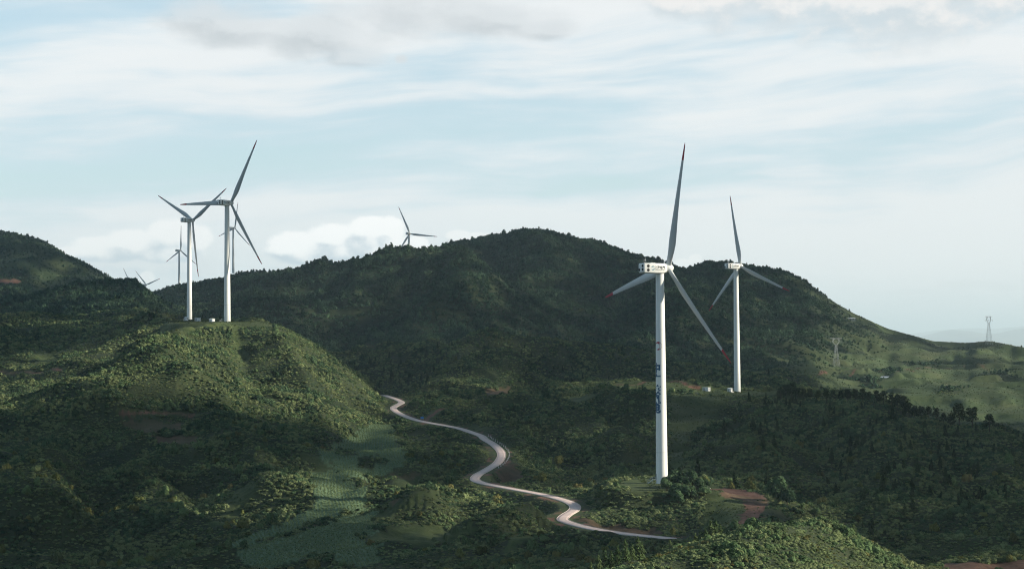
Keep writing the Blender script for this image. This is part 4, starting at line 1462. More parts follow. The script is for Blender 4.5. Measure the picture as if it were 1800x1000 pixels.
def candidates(y0, y1, step, jitter=0.48, umax=0.30):
    """jittered ground points over a band of distances, only where the photograph's side could see them"""
    X = np.arange(-umax * y1, umax * y1, step); Y = np.arange(y0, y1, step)
    x, y = np.meshgrid(X, Y)
    x = (x + RNG.uniform(-jitter, jitter, x.shape) * step).ravel(); y = (y + RNG.uniform(-jitter, jitter, y.shape) * step).ravel()
    m = (np.abs(x / y) < umax) & (y > y0) & (y < y1)
    x = x[m]; y = y[m]
    z = height(x, y)
    _, py = project(np.stack([x, y, z], -1))
    m = seen(x, y, z, 9.0 if y0 < 1900 else 14.0) & (py < 1120)
    return x[m], y[m], z[m]


KEEP_OUT = []          # (x, y, radius) kept free of shrubs: turbine feet, cabins


# open ground that must not be screened by scrub: the road, the turbine pads, the earth track and the fields
def open_points():
    P = [ROAD[::2], EARTH_TRACK[::3]]
    for W, yr, st in [(GRASS_W[0], 0, 4.0), (GRASS_W[1], 0, 5.0), (GRASS_W[4], 0, 6.0), (SOIL_W[6], 0, 4.0)] + [(f, 0, 7.0) for f in FIELD_W]:
        xs, ys = np.meshgrid(np.arange(W[:, 0].min(), W[:, 0].max(), st), np.arange(W[:, 1].min(), W[:, 1].max(), st))
        m = inside(W, xs, ys)
        P.append(np.stack([xs[m], ys[m], height(xs[m], ys[m])], -1))
    P = np.concatenate(P)
    P = P[seen(P[:, 0], P[:, 1], P[:, 2], 0.6)]
    return P[:, 0] / P[:, 1], P[:, 2] / P[:, 1], P[:, 1]


OPEN = open_points()


def clear_view(x, y, z, h):
    """False for plants whose tops would stand in front of the open ground"""
    keep = np.ones(len(x), bool)
    u = x / y; lo = z / y; hi = (z + h) / y
    order = np.argsort(u); us = u[order]
    for ou, os_, oy in zip(*OPEN):
        a, b = np.searchsorted(us, (ou - 0.0016, ou + 0.0016))
        i = order[a:b]
        bad = (y[i] < oy - 2.0) & (y[i] > oy - 140.0) & (hi[i] > os_ + 0.0002) & (lo[i] < os_ + 0.0004)
        keep[i[bad]] = False
    return keep


def build_cover():
    for k in 'abcd':
        KEEP_OUT.append((BASE[k][0], BASE[k][1], 5.0))
    def trio(cnt, n, size, seed, mats=(M_SHRUB, M_SHRUB2, M_SHRUB3)):
        return [f for q, m in enumerate(mats) for f in protos('shrub', cnt, n, size, m, seed + 20 * q, flat=(0.8, 1.05, 0.7)[q])]
    near = trio(5, 420, 0.27, 100, (M_FORE, M_SHRUB, M_SHRUB3))
    mid = trio(5, 190, 0.36, 200)
    low = trio(4, 110, 0.42, 300)

    def species(x, y, cnt):
        """kinds of plant grow in drifts: common scrub, dark broadleaf, pale shrub"""
        a = vnoise(x / 31, y / 31, 351) + 0.5 * vnoise(x / 11, y / 11, 352) + RNG.normal(size=len(x)) * 0.35
        q = np.where(a > 0.38, 1, np.where(a < -0.62, 2, 0))
        return q * cnt + RNG.integers(0, cnt, len(x))

    wood = protos('shrub', 8, 120, 0.40, M_WOOD, 400, flat=1.1) + protos('cone', 2, 110, 0.26, M_WOOD, 450, ragged=0.4, slim=0.40)
    fir = protos('cone', 6, 420, 0.13, M_PINE, 500)

    def masks(x, y):
        g, s, f, mead = cover(x, y)
        bare = np.maximum(np.maximum(g, s), f)
        idx, d, k = dist_to_line((x, y), ROAD, 6.5)
        bare[idx] = np.maximum(bare[idx], d < 5.0)
        for cx, cy, r in KEEP_OUT:
            bare = np.maximum(bare, np.hypot(x - cx, y - cy) < r)
        return bare, mead

    def put(name, y0, y1, step, forms, rmin, rmax, hk, label, wild=0.5, thin=0.0, tall_n=0.0):
        x, y, z = candidates(y0, y1, step)
        bare, mead = masks(x, y)
        bare = np.where(bare > 0.4, 1, bare)
        big = vnoise(x / 24, y / 24, 301) + 0.5 * vnoise(x / 9, y / 9, 302)
        gap = vnoise(x / 38, y / 38, 303) + 0.6 * vnoise(x / 13, y / 13, 304)
        keep = (bare < 0.5) & (RNG.uniform(0, 1, len(x)) > mead * 0.96) & (gap > -0.85 + thin)
        edge = smooth(-0.85 + thin, -0.35 + thin, gap)
        r = rmin + (rmax - rmin) * np.clip(0.42 + wild * big + RNG.normal(size=len(x)) * 0.22, 0, 1.25)
        r = r * (0.55 + 0.45 * edge) * (1 - 0.6 * mead) * np.exp(RNG.normal(size=len(x)) * 0.16)
        h = r * hk * (0.8 + 0.5 * np.clip(big, -0.6, 1)) * RNG.uniform(0.8, 1.25, len(x))
        x, y, z, r, h = (a[keep] for a in (x, y, z, r, h))
        ok = clear_view(x, y, z, h)
        x, y, z, r, h = (a[ok] for a in (x, y, z, r, h))
        idx, d, k_ = dist_to_line((x, y), ROAD, 16.0)
        h[idx] *= 0.40 + 0.60 * smooth(5, 14, d); r[idx] *= 0.55 + 0.45 * smooth(4, 11, d)
        scatter(name, forms, np.stack([x, y, z - 0.12 * r], -1), np.stack([r * RNG.uniform(0.85, 1.15, len(x)), r, h], -1), label, None if forms is wood else species(x, y, len(forms) // 3))

    put('foreground_shrubbery', 250, 480, 1.3, near, 0.5, 1.5, 1.0, 'dense leafy shrubs covering the sunlit foreground hill')
    put('valley_shrubbery', 480, 900, 1.5, mid, 0.62, 1.65, 0.95, 'dark green scrub covering the slopes around the road')
    put('hillside_shrubbery', 900, 1380, 1.8, low, 0.8, 2.0, 1.0, 'green scrub covering the turbine hills in the middle distance')
    put('foothill_shrubbery', 1380, 1980, 2.8, low, 1.2, 2.8, 1.0, 'dark scrub on the rounded foothills below the mountain')
    put('mountain_forest', 1980, 3700, 4.8, wood, 2.0, 4.2, 1.25, 'dark forest covering the mountain ridge', wild=0.4, thin=-0.25)
    # larger bushes and small round trees in the hollows
    for nm, y0, y1, st, fm in (('valley_bushes', 470, 900, 6.0, near), ('hillside_bushes', 900, 1950, 7.5, mid)):
        x, y, z = candidates(y0, y1, st)
        bare, mead = masks(x, y)
        p = 0.16 + 0.70 * np.clip(vnoise(x / 45, y / 45, 341), -0.5, 1)
        keep = (bare < 0.5) & (RNG.uniform(0, 1, len(x)) < p) & (RNG.uniform(0, 1, len(x)) > mead * 0.92)
        idx, d, k_ = dist_to_line((x, y), ROAD, 12.0)
        keep[idx] &= d > 11
        x, y, z = x[keep], y[keep], z[keep]
        r = 1.5 * np.exp(RNG.normal(size=len(x)) * 0.28) + 0.35
        ok = clear_view(x, y, z, r * 1.5)
        x, y, z, r = x[ok], y[ok], z[ok], r[ok]
        scatter(nm, fm, np.stack([x, y, z - 0.2], -1), np.stack([r, r * RNG.uniform(0.8, 1.1, len(x)), r * RNG.uniform(1.1, 1.8, len(x))], -1), 'larger dark bushes in the hollows of the slopes')
    # taller firs mixed into the right-hand wood and the foothill wood
    x, y, z = candidates(560, 1700, 8.5)
    bare, mead = masks(x, y)
    right = smooth(0.085, 0.13, x / y) * (y < 1180) * 0.55 + (y > 1380) * (np.abs(x / y) < 0.2) * 0.35
    keep = (bare < 0.5) & (RNG.uniform(0, 1, len(x)) < right * (0.35 + 0.9 * np.clip(vnoise(x / 60, y / 60, 320), -0.3, 1)))
    x, y, z = x[keep], y[keep], z[keep]
    h = RNG.uniform(3.2, 7.0, len(x))
    scatter('hillside_firs', fir, np.stack([x, y, z - 0.3], -1), np.stack([h * 0.85, h * 0.85, h], -1), 'dark firs mixed into the scrub of the hillsides')


build_cover()


def build_tufts():
    """rough grass and weeds on the pads, clearings, bare earth and pasture"""
    tf = protos('shrub', 4, 24, 0.60, M_GRASS, 760, flat=0.6)
    out = []
    for y0, y1, st, rm in ((480, 1700, 1.5, 0.42), (1700, 2850, 3.4, 0.62)):
        x, y, z = candidates(y0, y1, st)
        g, s, f, mead = cover(x, y)
        idx, d, k_ = dist_to_line((x, y), ROAD, 3.2)
        p = np.where(y < 1700, 0.6 * g + 0.12 * (s > 0.3), 0.75 * mead)
        p *= 0.35 + 1.1 * np.clip(vnoise(x / 14, y / 14, 381) + 0.4, 0, 1)
        p[idx] = 0
        k = RNG.uniform(0, 1, len(x)) < p
        n = int(k.sum())
        r = rm * np.exp(RNG.normal(size=n) * 0.4)
        out.append(np.stack([x[k], y[k], z[k], r, r * RNG.uniform(0.4, 0.9, n)], -1))
    q = np.concatenate(out)
    scatter('grass_tufts', tf, q[:, :3], q[:, [3, 3, 4]], 'rough grass and weeds on the clearings and pasture')


build_tufts()


def build_crops():
    tuft = protos('shrub', 4, 26, 0.62, M_CROP, 700, flat=0.7)
    pts = []
    for W, (p, yr, d) in zip(FIELD_W, FIELD):
        d = np.array(d) / np.hypot(*d); n = np.array([-d[1], d[0]])
        c = W.mean(0)
        ext = np.abs((W - c) @ np.stack([d, n], 1)).max(0)
        s = np.arange(-ext[0], ext[0], 0.75); t = np.arange(-ext[1], ext[1], 1.3)
        S_, T_ = np.meshgrid(s, t)
        S_ = S_ + RNG.uniform(-0.5, 0.5, S_.shape); T_ = T_ + RNG.normal(size=S_.shape) * 0.16
        curve = 2.5 * vnoise(S_ / 40 + 3, T_ * 0 + c[0] / 50, 401)
        q = c + S_[..., None] * d + (T_ + curve)[..., None] * n
        q = q.reshape(-1, 2)
        wx_, wy_ = wobble(q[:, 0], q[:, 1], 1.6)
        ok = inside(W, wx_, wy_) & (RNG.uniform(0, 1, len(q)) < 0.93)
        g, s_, f, m_ = cover(q[:, 0], q[:, 1])
        ok &= f > 0.5
        pts.append(q[ok])
    q = np.concatenate(pts)
    z = height(q[:, 0], q[:, 1])
    r = RNG.uniform(0.38, 0.62, len(q))
    scatter('crop_rows', tuft, np.stack([q[:, 0], q[:, 1], z], -1), np.stack([r, r, r * 0.8], -1), 'rows of green crop plants in the valley fields')


build_crops()


# ------------------------------------------------------------------ single trees
def trunk_mesh(h, r, limbs, rng, top=0.95):
    m = MB()
    rings = []
    for t in (0, 0.15, 0.4, 0.7, 1.0):
        rr = r * (1.25 - t * 1.1) if t else r * 1.5
        ox, oy = 0.02 * h * math.sin(3 * t + limbs), 0.02 * h * math.cos(4 * t)
        rings.append([(ox + rr * math.cos(2 * math.pi * k / 7), oy + rr * math.sin(2 * math.pi * k / 7), -0.4 + (h * top + 0.4) * t) for k in range(7)])
    m.loft(rings)
    for k in range(limbs):
        z = h * (0.3 + 0.55 * k / max(1, limbs)); a = k * 2.4
        l = h * 0.24 * (1.1 - 0.7 * k / max(1, limbs))
        m.bar((0, 0, z), (l * math.cos(a), l * math.sin(a), z + 0.06 * h), r * 0.28, 4)
    me = bpy.data.meshes.new('trunk'); me.from_pydata([tuple(v) for v in m.v], [], m.f)
    me.materials.append(M_BARK)
    return me


def tree_forms():
    F = {}
    for kind, n, size, mat, cnt in (('pine', 1100, 0.062, M_PINE, 4), ('young', 1300, 0.060, M_YOUNG, 4), ('round', 900, 0.12, M_SHRUB2, 3)):
        F[kind] = []
        for k in range(cnt):
            rng = np.random.default_rng(900 + 17 * k + len(kind))
            if kind == 'pine':
                P, N = pine(n, rng, 13)
            elif kind == 'young':
                P, N = conifer(n, rng, ragged=0.35, slim=0.34, gap=0.04)
            else:
                P, N = lobed(n, rng, 8, flat=1.0)
                P[:, :2] *= 0.48; P[:, 2] = 0.22 + P[:, 2] * 0.68
            F[kind].append((card_mesh('crown', P, N, size, mat, rng), trunk_mesh(1.0, 0.022, 8 if kind == 'pine' else 5, rng)))
    return F


TREES = tree_forms()


def tree(kind, name, px, py, Y, h, label, group, seed, w=1.0):
    """py is where the foot of the tree stands in the photo; the tree is planted on the ground there"""
    p = at(px, py, Y)
    z = float(height(p[0], p[1]))
    t = empty(name, (p[0], p[1], z - 0.05), (seed * 1.7) % 6.28, label, 'tree', group)
    cr, tr = TREES[kind][seed % len(TREES[kind])]
    for nm, me in (('crown', cr), ('trunk', tr)):
        o = bpy.data.objects.new(nm, me); COL.objects.link(o); o.parent = t
    t.scale = (h * w, h * w, h)
    return t


def build_trees():
    k = 0
    # pines standing up along the crest of the right hill
    for px, Y, h in ((1372,1128,8.5),(1383,1122,9.5),(1392,1118,10.5),(1402,1112,8.5),(1413,1108,7.5),(1424,1104,7),(1438,1100,6.5),(1452,1096,8),(1464,1092,7),(1478,1088,6.5),(1490,1085,7.5),(1503,1082,8),(1516,1076,9),(1528,1070,8),(1541,1066,8.5),(1553,1062,9),(1566,1058,8),(1578,1054,8.5),(1589,1048,10.5),(1597,1045,9),(1607,1041,8.5),(1619,1037,8),(1632,1032,7),(1645,1026,7),(1658,1020,6.5),(1671,1012,8)):
        tree('pine', 'pine_tree', px, 690, Y, h, 'dark pine in the row along the crest of the wooded hill behind the right turbine', 'pines along the wooded crest', k); k += 1
    for px, Y, h, lab in ((1686, 1004, 12.5, 'tall dark pine above the wooded crest, first of the three widely spaced ones'),
                          (1709, 996, 11.5, 'dark pine above the wooded crest, middle one of the three widely spaced ones'),
                          (1739, 982, 9.5, 'squat dark pine above the wooded crest, last of the three widely spaced ones')):
        tree('pine', 'pine_tree', px, 735, Y, h, lab, None, k, 1.15); k += 1
    # young conifers at the edge of the foreground hill
    for px, Y, h in ((1212,432,2.6),(1222,434,3.6),(1231,436,4.0),(1240,434,3.2),(1249,436,4.4),(1258,437,4.2),(1266,435,3.0)):
        tree('young', 'young_conifer', px, 925, Y, h * 1.45, 'pale green young conifer in the clump on the foreground crest below the red track', 'young conifers on the foreground crest', k); k += 1
    for px, Y, h in ((1038,392,2.4),(1052,393,3.1),(1063,396,3.5),(1074,398,2.8),(1085,396,3.0),(1099,400,3.4),(1111,402,2.8),(1121,404,4.1),(1128,405,3.4)):
        tree('young', 'young_conifer', px, 960, Y, h * 1.5, 'bright young conifer in the loose row at the lower edge beside the foreground hill', 'young conifers at the lower edge', k); k += 1
    tree('young', 'young_conifer', 1177, 945, 424, 5.0, 'single upright young conifer hiding the near end of the concrete road', None, k, 1.1); k += 1
    tree('young', 'young_conifer', 1500, 915, 452, 4.0, 'round-topped young conifer alone on the right shoulder of the foreground hill', None, k, 1.25); k += 1
    tree('round', 'round_tree', 898, 990, 372, 3.4, 'thin small tree alone at the bottom edge below the hairpin bend', None, k, 0.8); k += 1
    tree('round', 'round_tree', 960, 716, 1118, 8.0, 'single round dark tree on the grass ledge above the middle slope', None, k, 0.9); k += 1
    # dark bushes that stand in front of the nearest turbine's foot
    for i, (px, Y, h) in enumerate(((1168,688,4.6),(1180,684,5.8),(1190,688,6.6),(1199,682,6.2),(1208,686,7.2),(1217,682,6.4),(1226,684,5.2),(1172,674,4.8),(1186,668,5.4),(1201,666,6.0),(1214,664,5.2),(1228,668,5.4),(1240,674,4.2),(1176,694,4.4),(1206,694,6.2),(1222,693,5.8),(1236,688,4.6),(1193,660,5.6),(1238,664,4.6))):
        tree('round', 'bushy_tree', px, 880, Y, h, 'dark bushy tree in the thicket in front of the lettered turbine', 'bushy trees on the turbine mound', k, 1.2); k += 1
    # leafy trees on the right of the red track
    for px, Y, h in ((1362,662,6.5),(1372,655,7.5),(1384,650,6.5),(1390,560,6),(1352,552,5),(1402,556,6.5),(1416,548,6.0),(1430,540,5.5),(1372,552,6)):
        tree('round', 'bushy_tree', px, 900, Y, h * 1.25, 'dark leafy tree in the belt right of the red-earth track', 'leafy trees beside the earth track', k, 1.05); k += 1
    # slender saplings on the far left skyline
    for px, Y in ((8,3505),(16,3500),(24,3490),(31,3480),(37,3475),(42,3470),(48,3465),(55,3460),(68,3450)):
        p = at(px, 410, Y)
        tree('round', 'sapling', px, 410, Y, 8.0, 'tiny slender tree in the row on the far left skyline', 'saplings on the far left skyline', k, 0.45); k += 1


build_trees()
# ------------------------------------------------------------------ cabins, masts and small things
def stand(px, py, Y):
    p = at(px, py, Y)
    return Vector((p[0], p[1], float(height(p[0], p[1]))))


def facing(p, turn=0.0):
    return -math.atan2(p.x, p.y) + math.radians(turn)


def cabin(name, px, py, Y, w, d, h, turn, label, roof='flat', group=None, doors=2):
    p = stand(px, py, Y)
    t = empty(name, p, facing(p, turn), label, 'kiosk', group)
    b = MB().box(-w / 2, w / 2, -d / 2, d / 2, 0.25, h).make('body', M_CABIN, t)
    bevel(b, 0.05)
    MB().box(-w / 2 - 0.7, w / 2 + 0.7, -d / 2 - 0.7, d / 2 + 0.7, -0.6, 0.247).make('plinth', M_SLAB, t)
    m = MB()
    if roof == 'flat':
        m.box(-w / 2 - 0.15, w / 2 + 0.15, -d / 2 - 0.15, d / 2 + 0.15, h + 0.003, h + 0.16)
    else:
        e = 0.22; r = h * 0.22
        a = [(-w / 2 - e, -d / 2 - e, h + .003), (w / 2 + e, -d / 2 - e, h + .003), (w / 2 + e, d / 2 + e, h + .003), (-w / 2 - e, d / 2 + e, h + .003)]
        u = [(x, y, z + 0.1) for x, y, z in a]
        g = [(-w / 2 + w * 0.22, 0, h + r), (w / 2 - w * 0.22, 0, h + r)]
        m.add(a + u + g, [(3, 2, 1, 0), (0, 1, 5, 4), (1, 2, 6, 5), (2, 3, 7, 6), (3, 0, 4, 7), (4, 5, 9, 8), (6, 7, 8, 9), (5, 6, 9), (7, 4, 8)])
    m.make('roof', M_CABIN, t)
    for k in range(doors):
        x0 = -w / 2 + w * (0.12 + 0.42 * k)
        dd = MB().box(x0, x0 + w * 0.34, -d / 2 - 0.05, -d / 2 - 0.003, 0.4, h - 0.35).make('door', M_GREY if k == 0 else M_CABIN, t)
        MB().box(x0 + w * 0.30, x0 + w * 0.32, -d / 2 - 0.12, -d / 2 - 0.053, h * 0.45, h * 0.55).make('handle', M_BLACK, dd)
    v = MB()
    for k in range(4):
        v.box(w / 2 + 0.003, w / 2 + 0.05, -d * 0.3, d * 0.3, h * 0.55 + k * 0.22, h * 0.55 + k * 0.22 + 0.12)
    v.make('louvre', M_GREY, t)
    return t


cabin('transformer_kiosk', 1242, 688, 1236, 4.0, 3.4, 3.1, -28, 'plain white box kiosk on a slab, left of the right-hand turbine', 'flat')
cabin('transformer_kiosk', 1283, 689.5, 1225, 2.6, 2.4, 2.1, -28, 'small hipped white kiosk close beside the foot of the right-hand turbine', 'hip', None, 1)
cabin('transformer_kiosk', 372.5, 567, 1268, 2.8, 2.6, 2.0, -35, 'small hipped white kiosk on the hilltop, nearest to the tall turbine there', 'hip', None, 1)
cabin('transformer_kiosk', 347.5, 564, 1420, 3.9, 3.2, 2.5, -10, 'broad white kiosk between the two hilltop turbines', 'flat')
cabin('transformer_kiosk', 327.5, 562, 1500, 2.6, 2.4, 2.6, -35, 'white kiosk overlapping the foot of the left hilltop turbine', 'hip', None, 1)
cabin('storage_cabin', 292.5, 559, 1640, 3.6, 2.6, 2.0, 15, 'low white cabin half hidden by scrub, far left on the hilltop', 'flat')
cabin('transformer_kiosk', 1238, 853, 697, 2.1, 1.9, 1.75, -30, 'white kiosk peeping out of the thicket right of the lettered turbine', 'hip', None, 1)


def shed(name, px, py, Y, w, d, h, turn, label, rise=1.6):
    p = stand(px, py, Y)
    t = empty(name, p, facing(p, turn), label, 'building')
    bk = h + rise
    V = [(-w/2, -d/2, -1.5), (w/2, -d/2, -1.5), (w/2, d/2, -1.5), (-w/2, d/2, -1.5), (-w/2, -d/2, h), (w/2, -d/2, h), (w/2, d/2, bk), (-w/2, d/2, bk)]
    MB().add(V, [(0, 1, 5, 4), (1, 2, 6, 5), (2, 3, 7, 6), (3, 0, 4, 7), (3, 2, 1, 0)]).make('wall', M_WALL, t)
    e = min(0.6, w * 0.06); k = rise / d
    a = [(-w/2-e, -d/2-e, h + .02 - e*k), (w/2+e, -d/2-e, h + .02 - e*k), (w/2+e, d/2+e, bk + .02 + e*k), (-w/2-e, d/2+e, bk + .02 + e*k)]
    u = [(x, y, z + 0.15) for x, y, z in a]
    MB().add(a + u, [(3, 2, 1, 0), (4, 5, 6, 7), (0, 1, 5, 4), (1, 2, 6, 5), (2, 3, 7, 6), (3, 0, 4, 7)]).make('roof', M_ROOF, t)
    MB().box(-0.8, 0.8, -d/2 - 0.06, -d/2 - 0.003, -0.3, min(2.0, h - 0.2)).make('door', M_DOOR, t)
    for s in (-1, 1):
        MB().box(s * w * 0.3 - 0.7, s * w * 0.3 + 0.7, -d/2 - 0.05, -d/2 - 0.003, 0.7, min(1.8, h - 0.2)).make('window', M_BLACK, t)
    return t


shed('farm_shed', 1556, 652, 2235, 12.5, 8.5, 2.4, -22, 'pale sheet-roofed shed alone on the sunny slope at the right', 3.4)
shed('long_hut', 1494, 550, 2785, 15.0, 4.0, 2.2, 5, 'long low pale hut just under the skyline of the right ridge', 0.6)


def pylon(px, py, Y, h, label, bw, style):
    p = stand(px, py, Y)
    t = empty('electricity_pylon', p, facing(p, 20), label, 'pylon', 'lattice pylons on the right slope')
    def leg_pt(sx, sy, z):
        k = z / h
        w = bw / 2 * (1 - 0.72 * min(k / 0.72, 1.0))
        return (sx * w, sy * w, z)
    zs = [-1.0] + [h * f for f in (0.14, 0.27, 0.39, 0.50, 0.60, 0.68, 0.74)]
    for sx in (-1, 1):
        for sy in (-1, 1):
            m = MB()
            for a, b in zip(zs, zs[1:]):
                m.bar(leg_pt(sx, sy, a), leg_pt(sx, sy, b), 0.13)
            m.make('leg', M_STEEL, t)
    m = MB()
    for a, b in zip(zs, zs[1:]):
        for (s0, s1) in (((-1, -1), (1, -1)), ((1, -1), (1, 1)), ((1, 1), (-1, 1)), ((-1, 1), (-1, -1))):
            m.bar(leg_pt(*s0, max(a, 0)), leg_pt(*s1, b), 0.07); m.bar(leg_pt(*s1, max(a, 0)), leg_pt(*s0, b), 0.07)
            m.bar(leg_pt(*s0, b), leg_pt(*s1, b), 0.07)
    m.make('bracing', M_STEEL, t)
    w = bw / 2 * 0.28
    z0, z1, z2 = h * 0.74, h * 0.88, h
    ow = bw * (0.42 if style == 0 else 0.62)
    m = MB()
    for sy in (-1, 1):
        for sx in (-1, 1):
            m.bar((sx * w, sy * w, z0), (sx * ow, sy * w * 0.7, z1), 0.12)
            m.bar((sx * w * 0.2, sy * w * 0.7, z0 + 0.5), (sx * ow, sy * w * 0.7, z1), 0.14)
            m.bar((sx * ow, sy * w * 0.7, z1), (sx * ow * 0.8, sy * w * 0.5, z2), 0.20)
            m.bar((sx * ow, sy * w * 0.7, z1), (sx * ow * 0.25, sy * w * 0.5, z2), 0.13)
    m.make('head', M_STEEL, t)
    m = MB()
    aw = bw * (0.75 if style == 0 else 1.15)
    for sy in (-1, 1):
        m.bar((-aw, 0, z2), (aw, 0, z2 + 0.01 * sy), 0.2)
        m.bar((-ow * 0.8, sy * w * 0.5, z2 - 1.3), (ow * 0.8, sy * w * 0.5, z2 - 1.3), 0.16)
        m.bar((-aw, 0, z2), (-ow * 0.8, sy * w * 0.5, z2 - 1.3), 0.13); m.bar((aw, 0, z2), (ow * 0.8, sy * w * 0.5, z2 - 1.3), 0.13)
        m.bar((-aw * 0.95, sy * 0.1, z1), (aw * 0.95, sy * 0.1, z1), 0.15)
    m.make('crossarm', M_STEEL, t)
    for x in (-aw * 0.93, 0, aw * 0.93):
        i = MB()
        for k in range(5):
            i.revolve([(0.08, -0.2 - 0.4 * k), (0.26, -0.3 - 0.4 * k), (0.26, -0.4 - 0.4 * k), (0.08, -0.6 - 0.4 * k)], 8)
        i.make('insulator', M_GREY, t).location = (x, 0, z1)
    return t


pylon(1738.5, 598, 2745, 40.0, 'steel lattice pylon on the skyline of the right ridge', 7.6, 0)
pylon(1470, 637, 2340, 35.0, 'steel lattice pylon standing on the slope left of the pale shed', 7.0, 1)


def guard_posts():
    proto = None
    L = ROAD
    T = np.gradient(L[:, :2], axis=0); T /= np.linalg.norm(T, axis=1, keepdims=True)
    N = np.stack([T[:, 1], -T[:, 0]], -1)
    px, py = project(L)
    ids = [i for i in range(len(L)) if 764 < py[i] < 822 and 845 < px[i] < 900][::4]
    for i in ids:
        q = [L[i, :2] + N[i] * s for s in (3.6, -3.6)]
        q = max(q, key=lambda v: v[0])
        z = float(height(*q))
        if proto is None:
            proto = empty('guard_post', (0, 0, 0), 0, 'small white guard post on the outer side of the upper bend', 'guard post', 'guard posts along the bend')
            b = MB().box(-0.16, 0.16, -0.16, 0.16, -0.3, 0.95).make('post', M_CABIN, proto); bevel(b, 0.03)
            MB().box(-0.163, 0.163, -0.163, 0.163, 0.55, 0.75).make('red_band', M_RED, proto)
            o = proto
        else:
            o = copy_tree(proto)
        o.location = (q[0], q[1], z)


guard_posts()

# small blue notice on two posts where the earth track leaves the road
p = stand(742, 736, 1058)
t = empty('road_sign', p, facing(p, 10), 'small blue sign on posts where the earth track leaves the road', 'sign')
b = MB().box(-0.85, 0.85, -0.05, 0.05, 1.2, 2.4).make('board', M_SIGN, t)
for s in (-0.6, 0.6):
    MB().bar((s, 0.1, -0.4), (s, 0.1, 2.3), 0.06, 8).make('post', M_GREY, t)


def rocks():
    k = 0
    for px, py, r in ((985,768,0.9),(1003,767,0.7),(1058,772,0.9),(1036,766,0.6),(999,745,0.8),(951,669,1.1),(981,685,1.0),(852,698,1.3),(968,719,0.8),
                      (1138,803,0.7),(1300,790,0.6),(1337,813,0.8),(1353,830,0.7),(1380,790,0.7),(1683,770,1.4),(1742,851,0.9),(1577,733,1.6),(1725,930,0.6),
                      (652,812,1.0),(57,753,0.9),(50,775,0.8),(247,818,0.8),(262,870,0.7),(345,682,1.3),(640,740,0.8),(838,762,0.6),(794,797,0.6)):
        p = ground(px, py, 480)
        bm = bmesh.new()
        bmesh.ops.create_icosphere(bm, subdivisions=2, radius=r)
        rr = random.Random(k)
        for v in bm.verts:
            n = 0.75 + 0.4 * float(vnoise(np.array(v.co.x * 1.3 / r + k * 7.0), np.array(v.co.y * 1.3 / r + v.co.z * 1.7 / r), 77))
            v.co = Vector((v.co.x * 1.2 * n, v.co.y * n, v.co.z * 0.85 * n))
        me = bpy.data.meshes.new('pale_boulder'); bm.to_mesh(me); bm.free()
        me.materials.append(M_ROCK)
        o = bpy.data.objects.new('pale_boulder', me); COL.objects.link(o)
        o.location = (p[0], p[1], p[2] + 1.3 + 0.4 * r)
        o.rotation_euler = (0.2 * k, 0.1, k)
        tag(o, 'pale boulder showing among the dark scrub of the slopes', 'rock', 'pale boulders in the scrub')
        k += 1


# ------------------------------------------------------------------ unseen cloud deck added to shade the hills, and the air
def sun_plane():
    s = np.array(SUN_DIR)
    e1 = np.cross([0, 0, 1.0], s); e1 /= np.linalg.norm(e1)
    e2 = np.cross(s, e1)
    return s, e1, e2


LIT = [   # (photo outline, distances, share of sunlight let through)
    ([(236,648),(262,620),(300,602),(345,582),(400,576),(480,574),(555,618),(625,665),(652,700),(600,712),(520,716),(470,722),(420,700),(350,680),(290,668)], (900, 1400), 0.95),
    ([(120,690),(180,662),(240,640),(300,668),(350,690),(330,715),(240,705),(170,712)], (850, 1300), 0.22),
    ([(280,566),(480,567),(470,572),(300,572)], (1100, 1700), 0.55),
    ([(600,712),(660,705),(690,730),(600,745),(520,735)], (850, 1300), 0.35),
    ([(700,1000),(860,992),(1000,985),(1110,962),(1180,938),(1260,924),(1340,906),(1420,897),(1490,915),(1560,952),(1620,990),(1620,1040),(1300,1040),(700,1040)], (250, 470), 1.0),
    ([(1440,700),(1470,640),(1540,600),(1640,600),(1800,612),(1800,770),(1740,740),(1640,712),(1560,694),(1500,690)], (1500, 2700), 0.6),
    ([(1590,655),(1640,648),(1700,690),(1760,730),(1720,740),(1650,700),(1600,690)], (1500, 2700), 0.75),
    ([(1330,520),(1440,520),(1540,580),(1460,640),(1380,640),(1300,600)], (1800, 2950), 0.4),
    ([(1090,842),(1165,840),(1155,864),(1096,864)], (640, 800), 0.75),
    ([(1080,672),(1240,683),(1370,688),(1360,694),(1240,694),(1080,680)], (1100, 1400), 0.55),
    ([(1240,856),(1345,866),(1340,890),(1320,925),(1240,925)], (560, 760), 0.55),
    ([(545,792),(690,745),(715,815),(640,890),(600,945),(560,985),(420,965),(540,890)], (520, 1050), 0.26),
    ([(770,642),(850,602),(915,618),(965,662),(900,672),(800,666)], (1250, 1750), 0.30),
    ([(900,718),(1060,698),(1145,790),(1010,840),(930,790)], (750, 1250), 0.24),
    ([(1290,720),(1500,705),(1700,760),(1640,900),(1400,880)], (560, 1150), 0.22),
    ([(820,770),(900,770),(900,850),(820,850)], (700, 1000), 0.36),
    ([(980,870),(1030,870),(1030,930),(980,930)], (600, 720), 0.5),
]


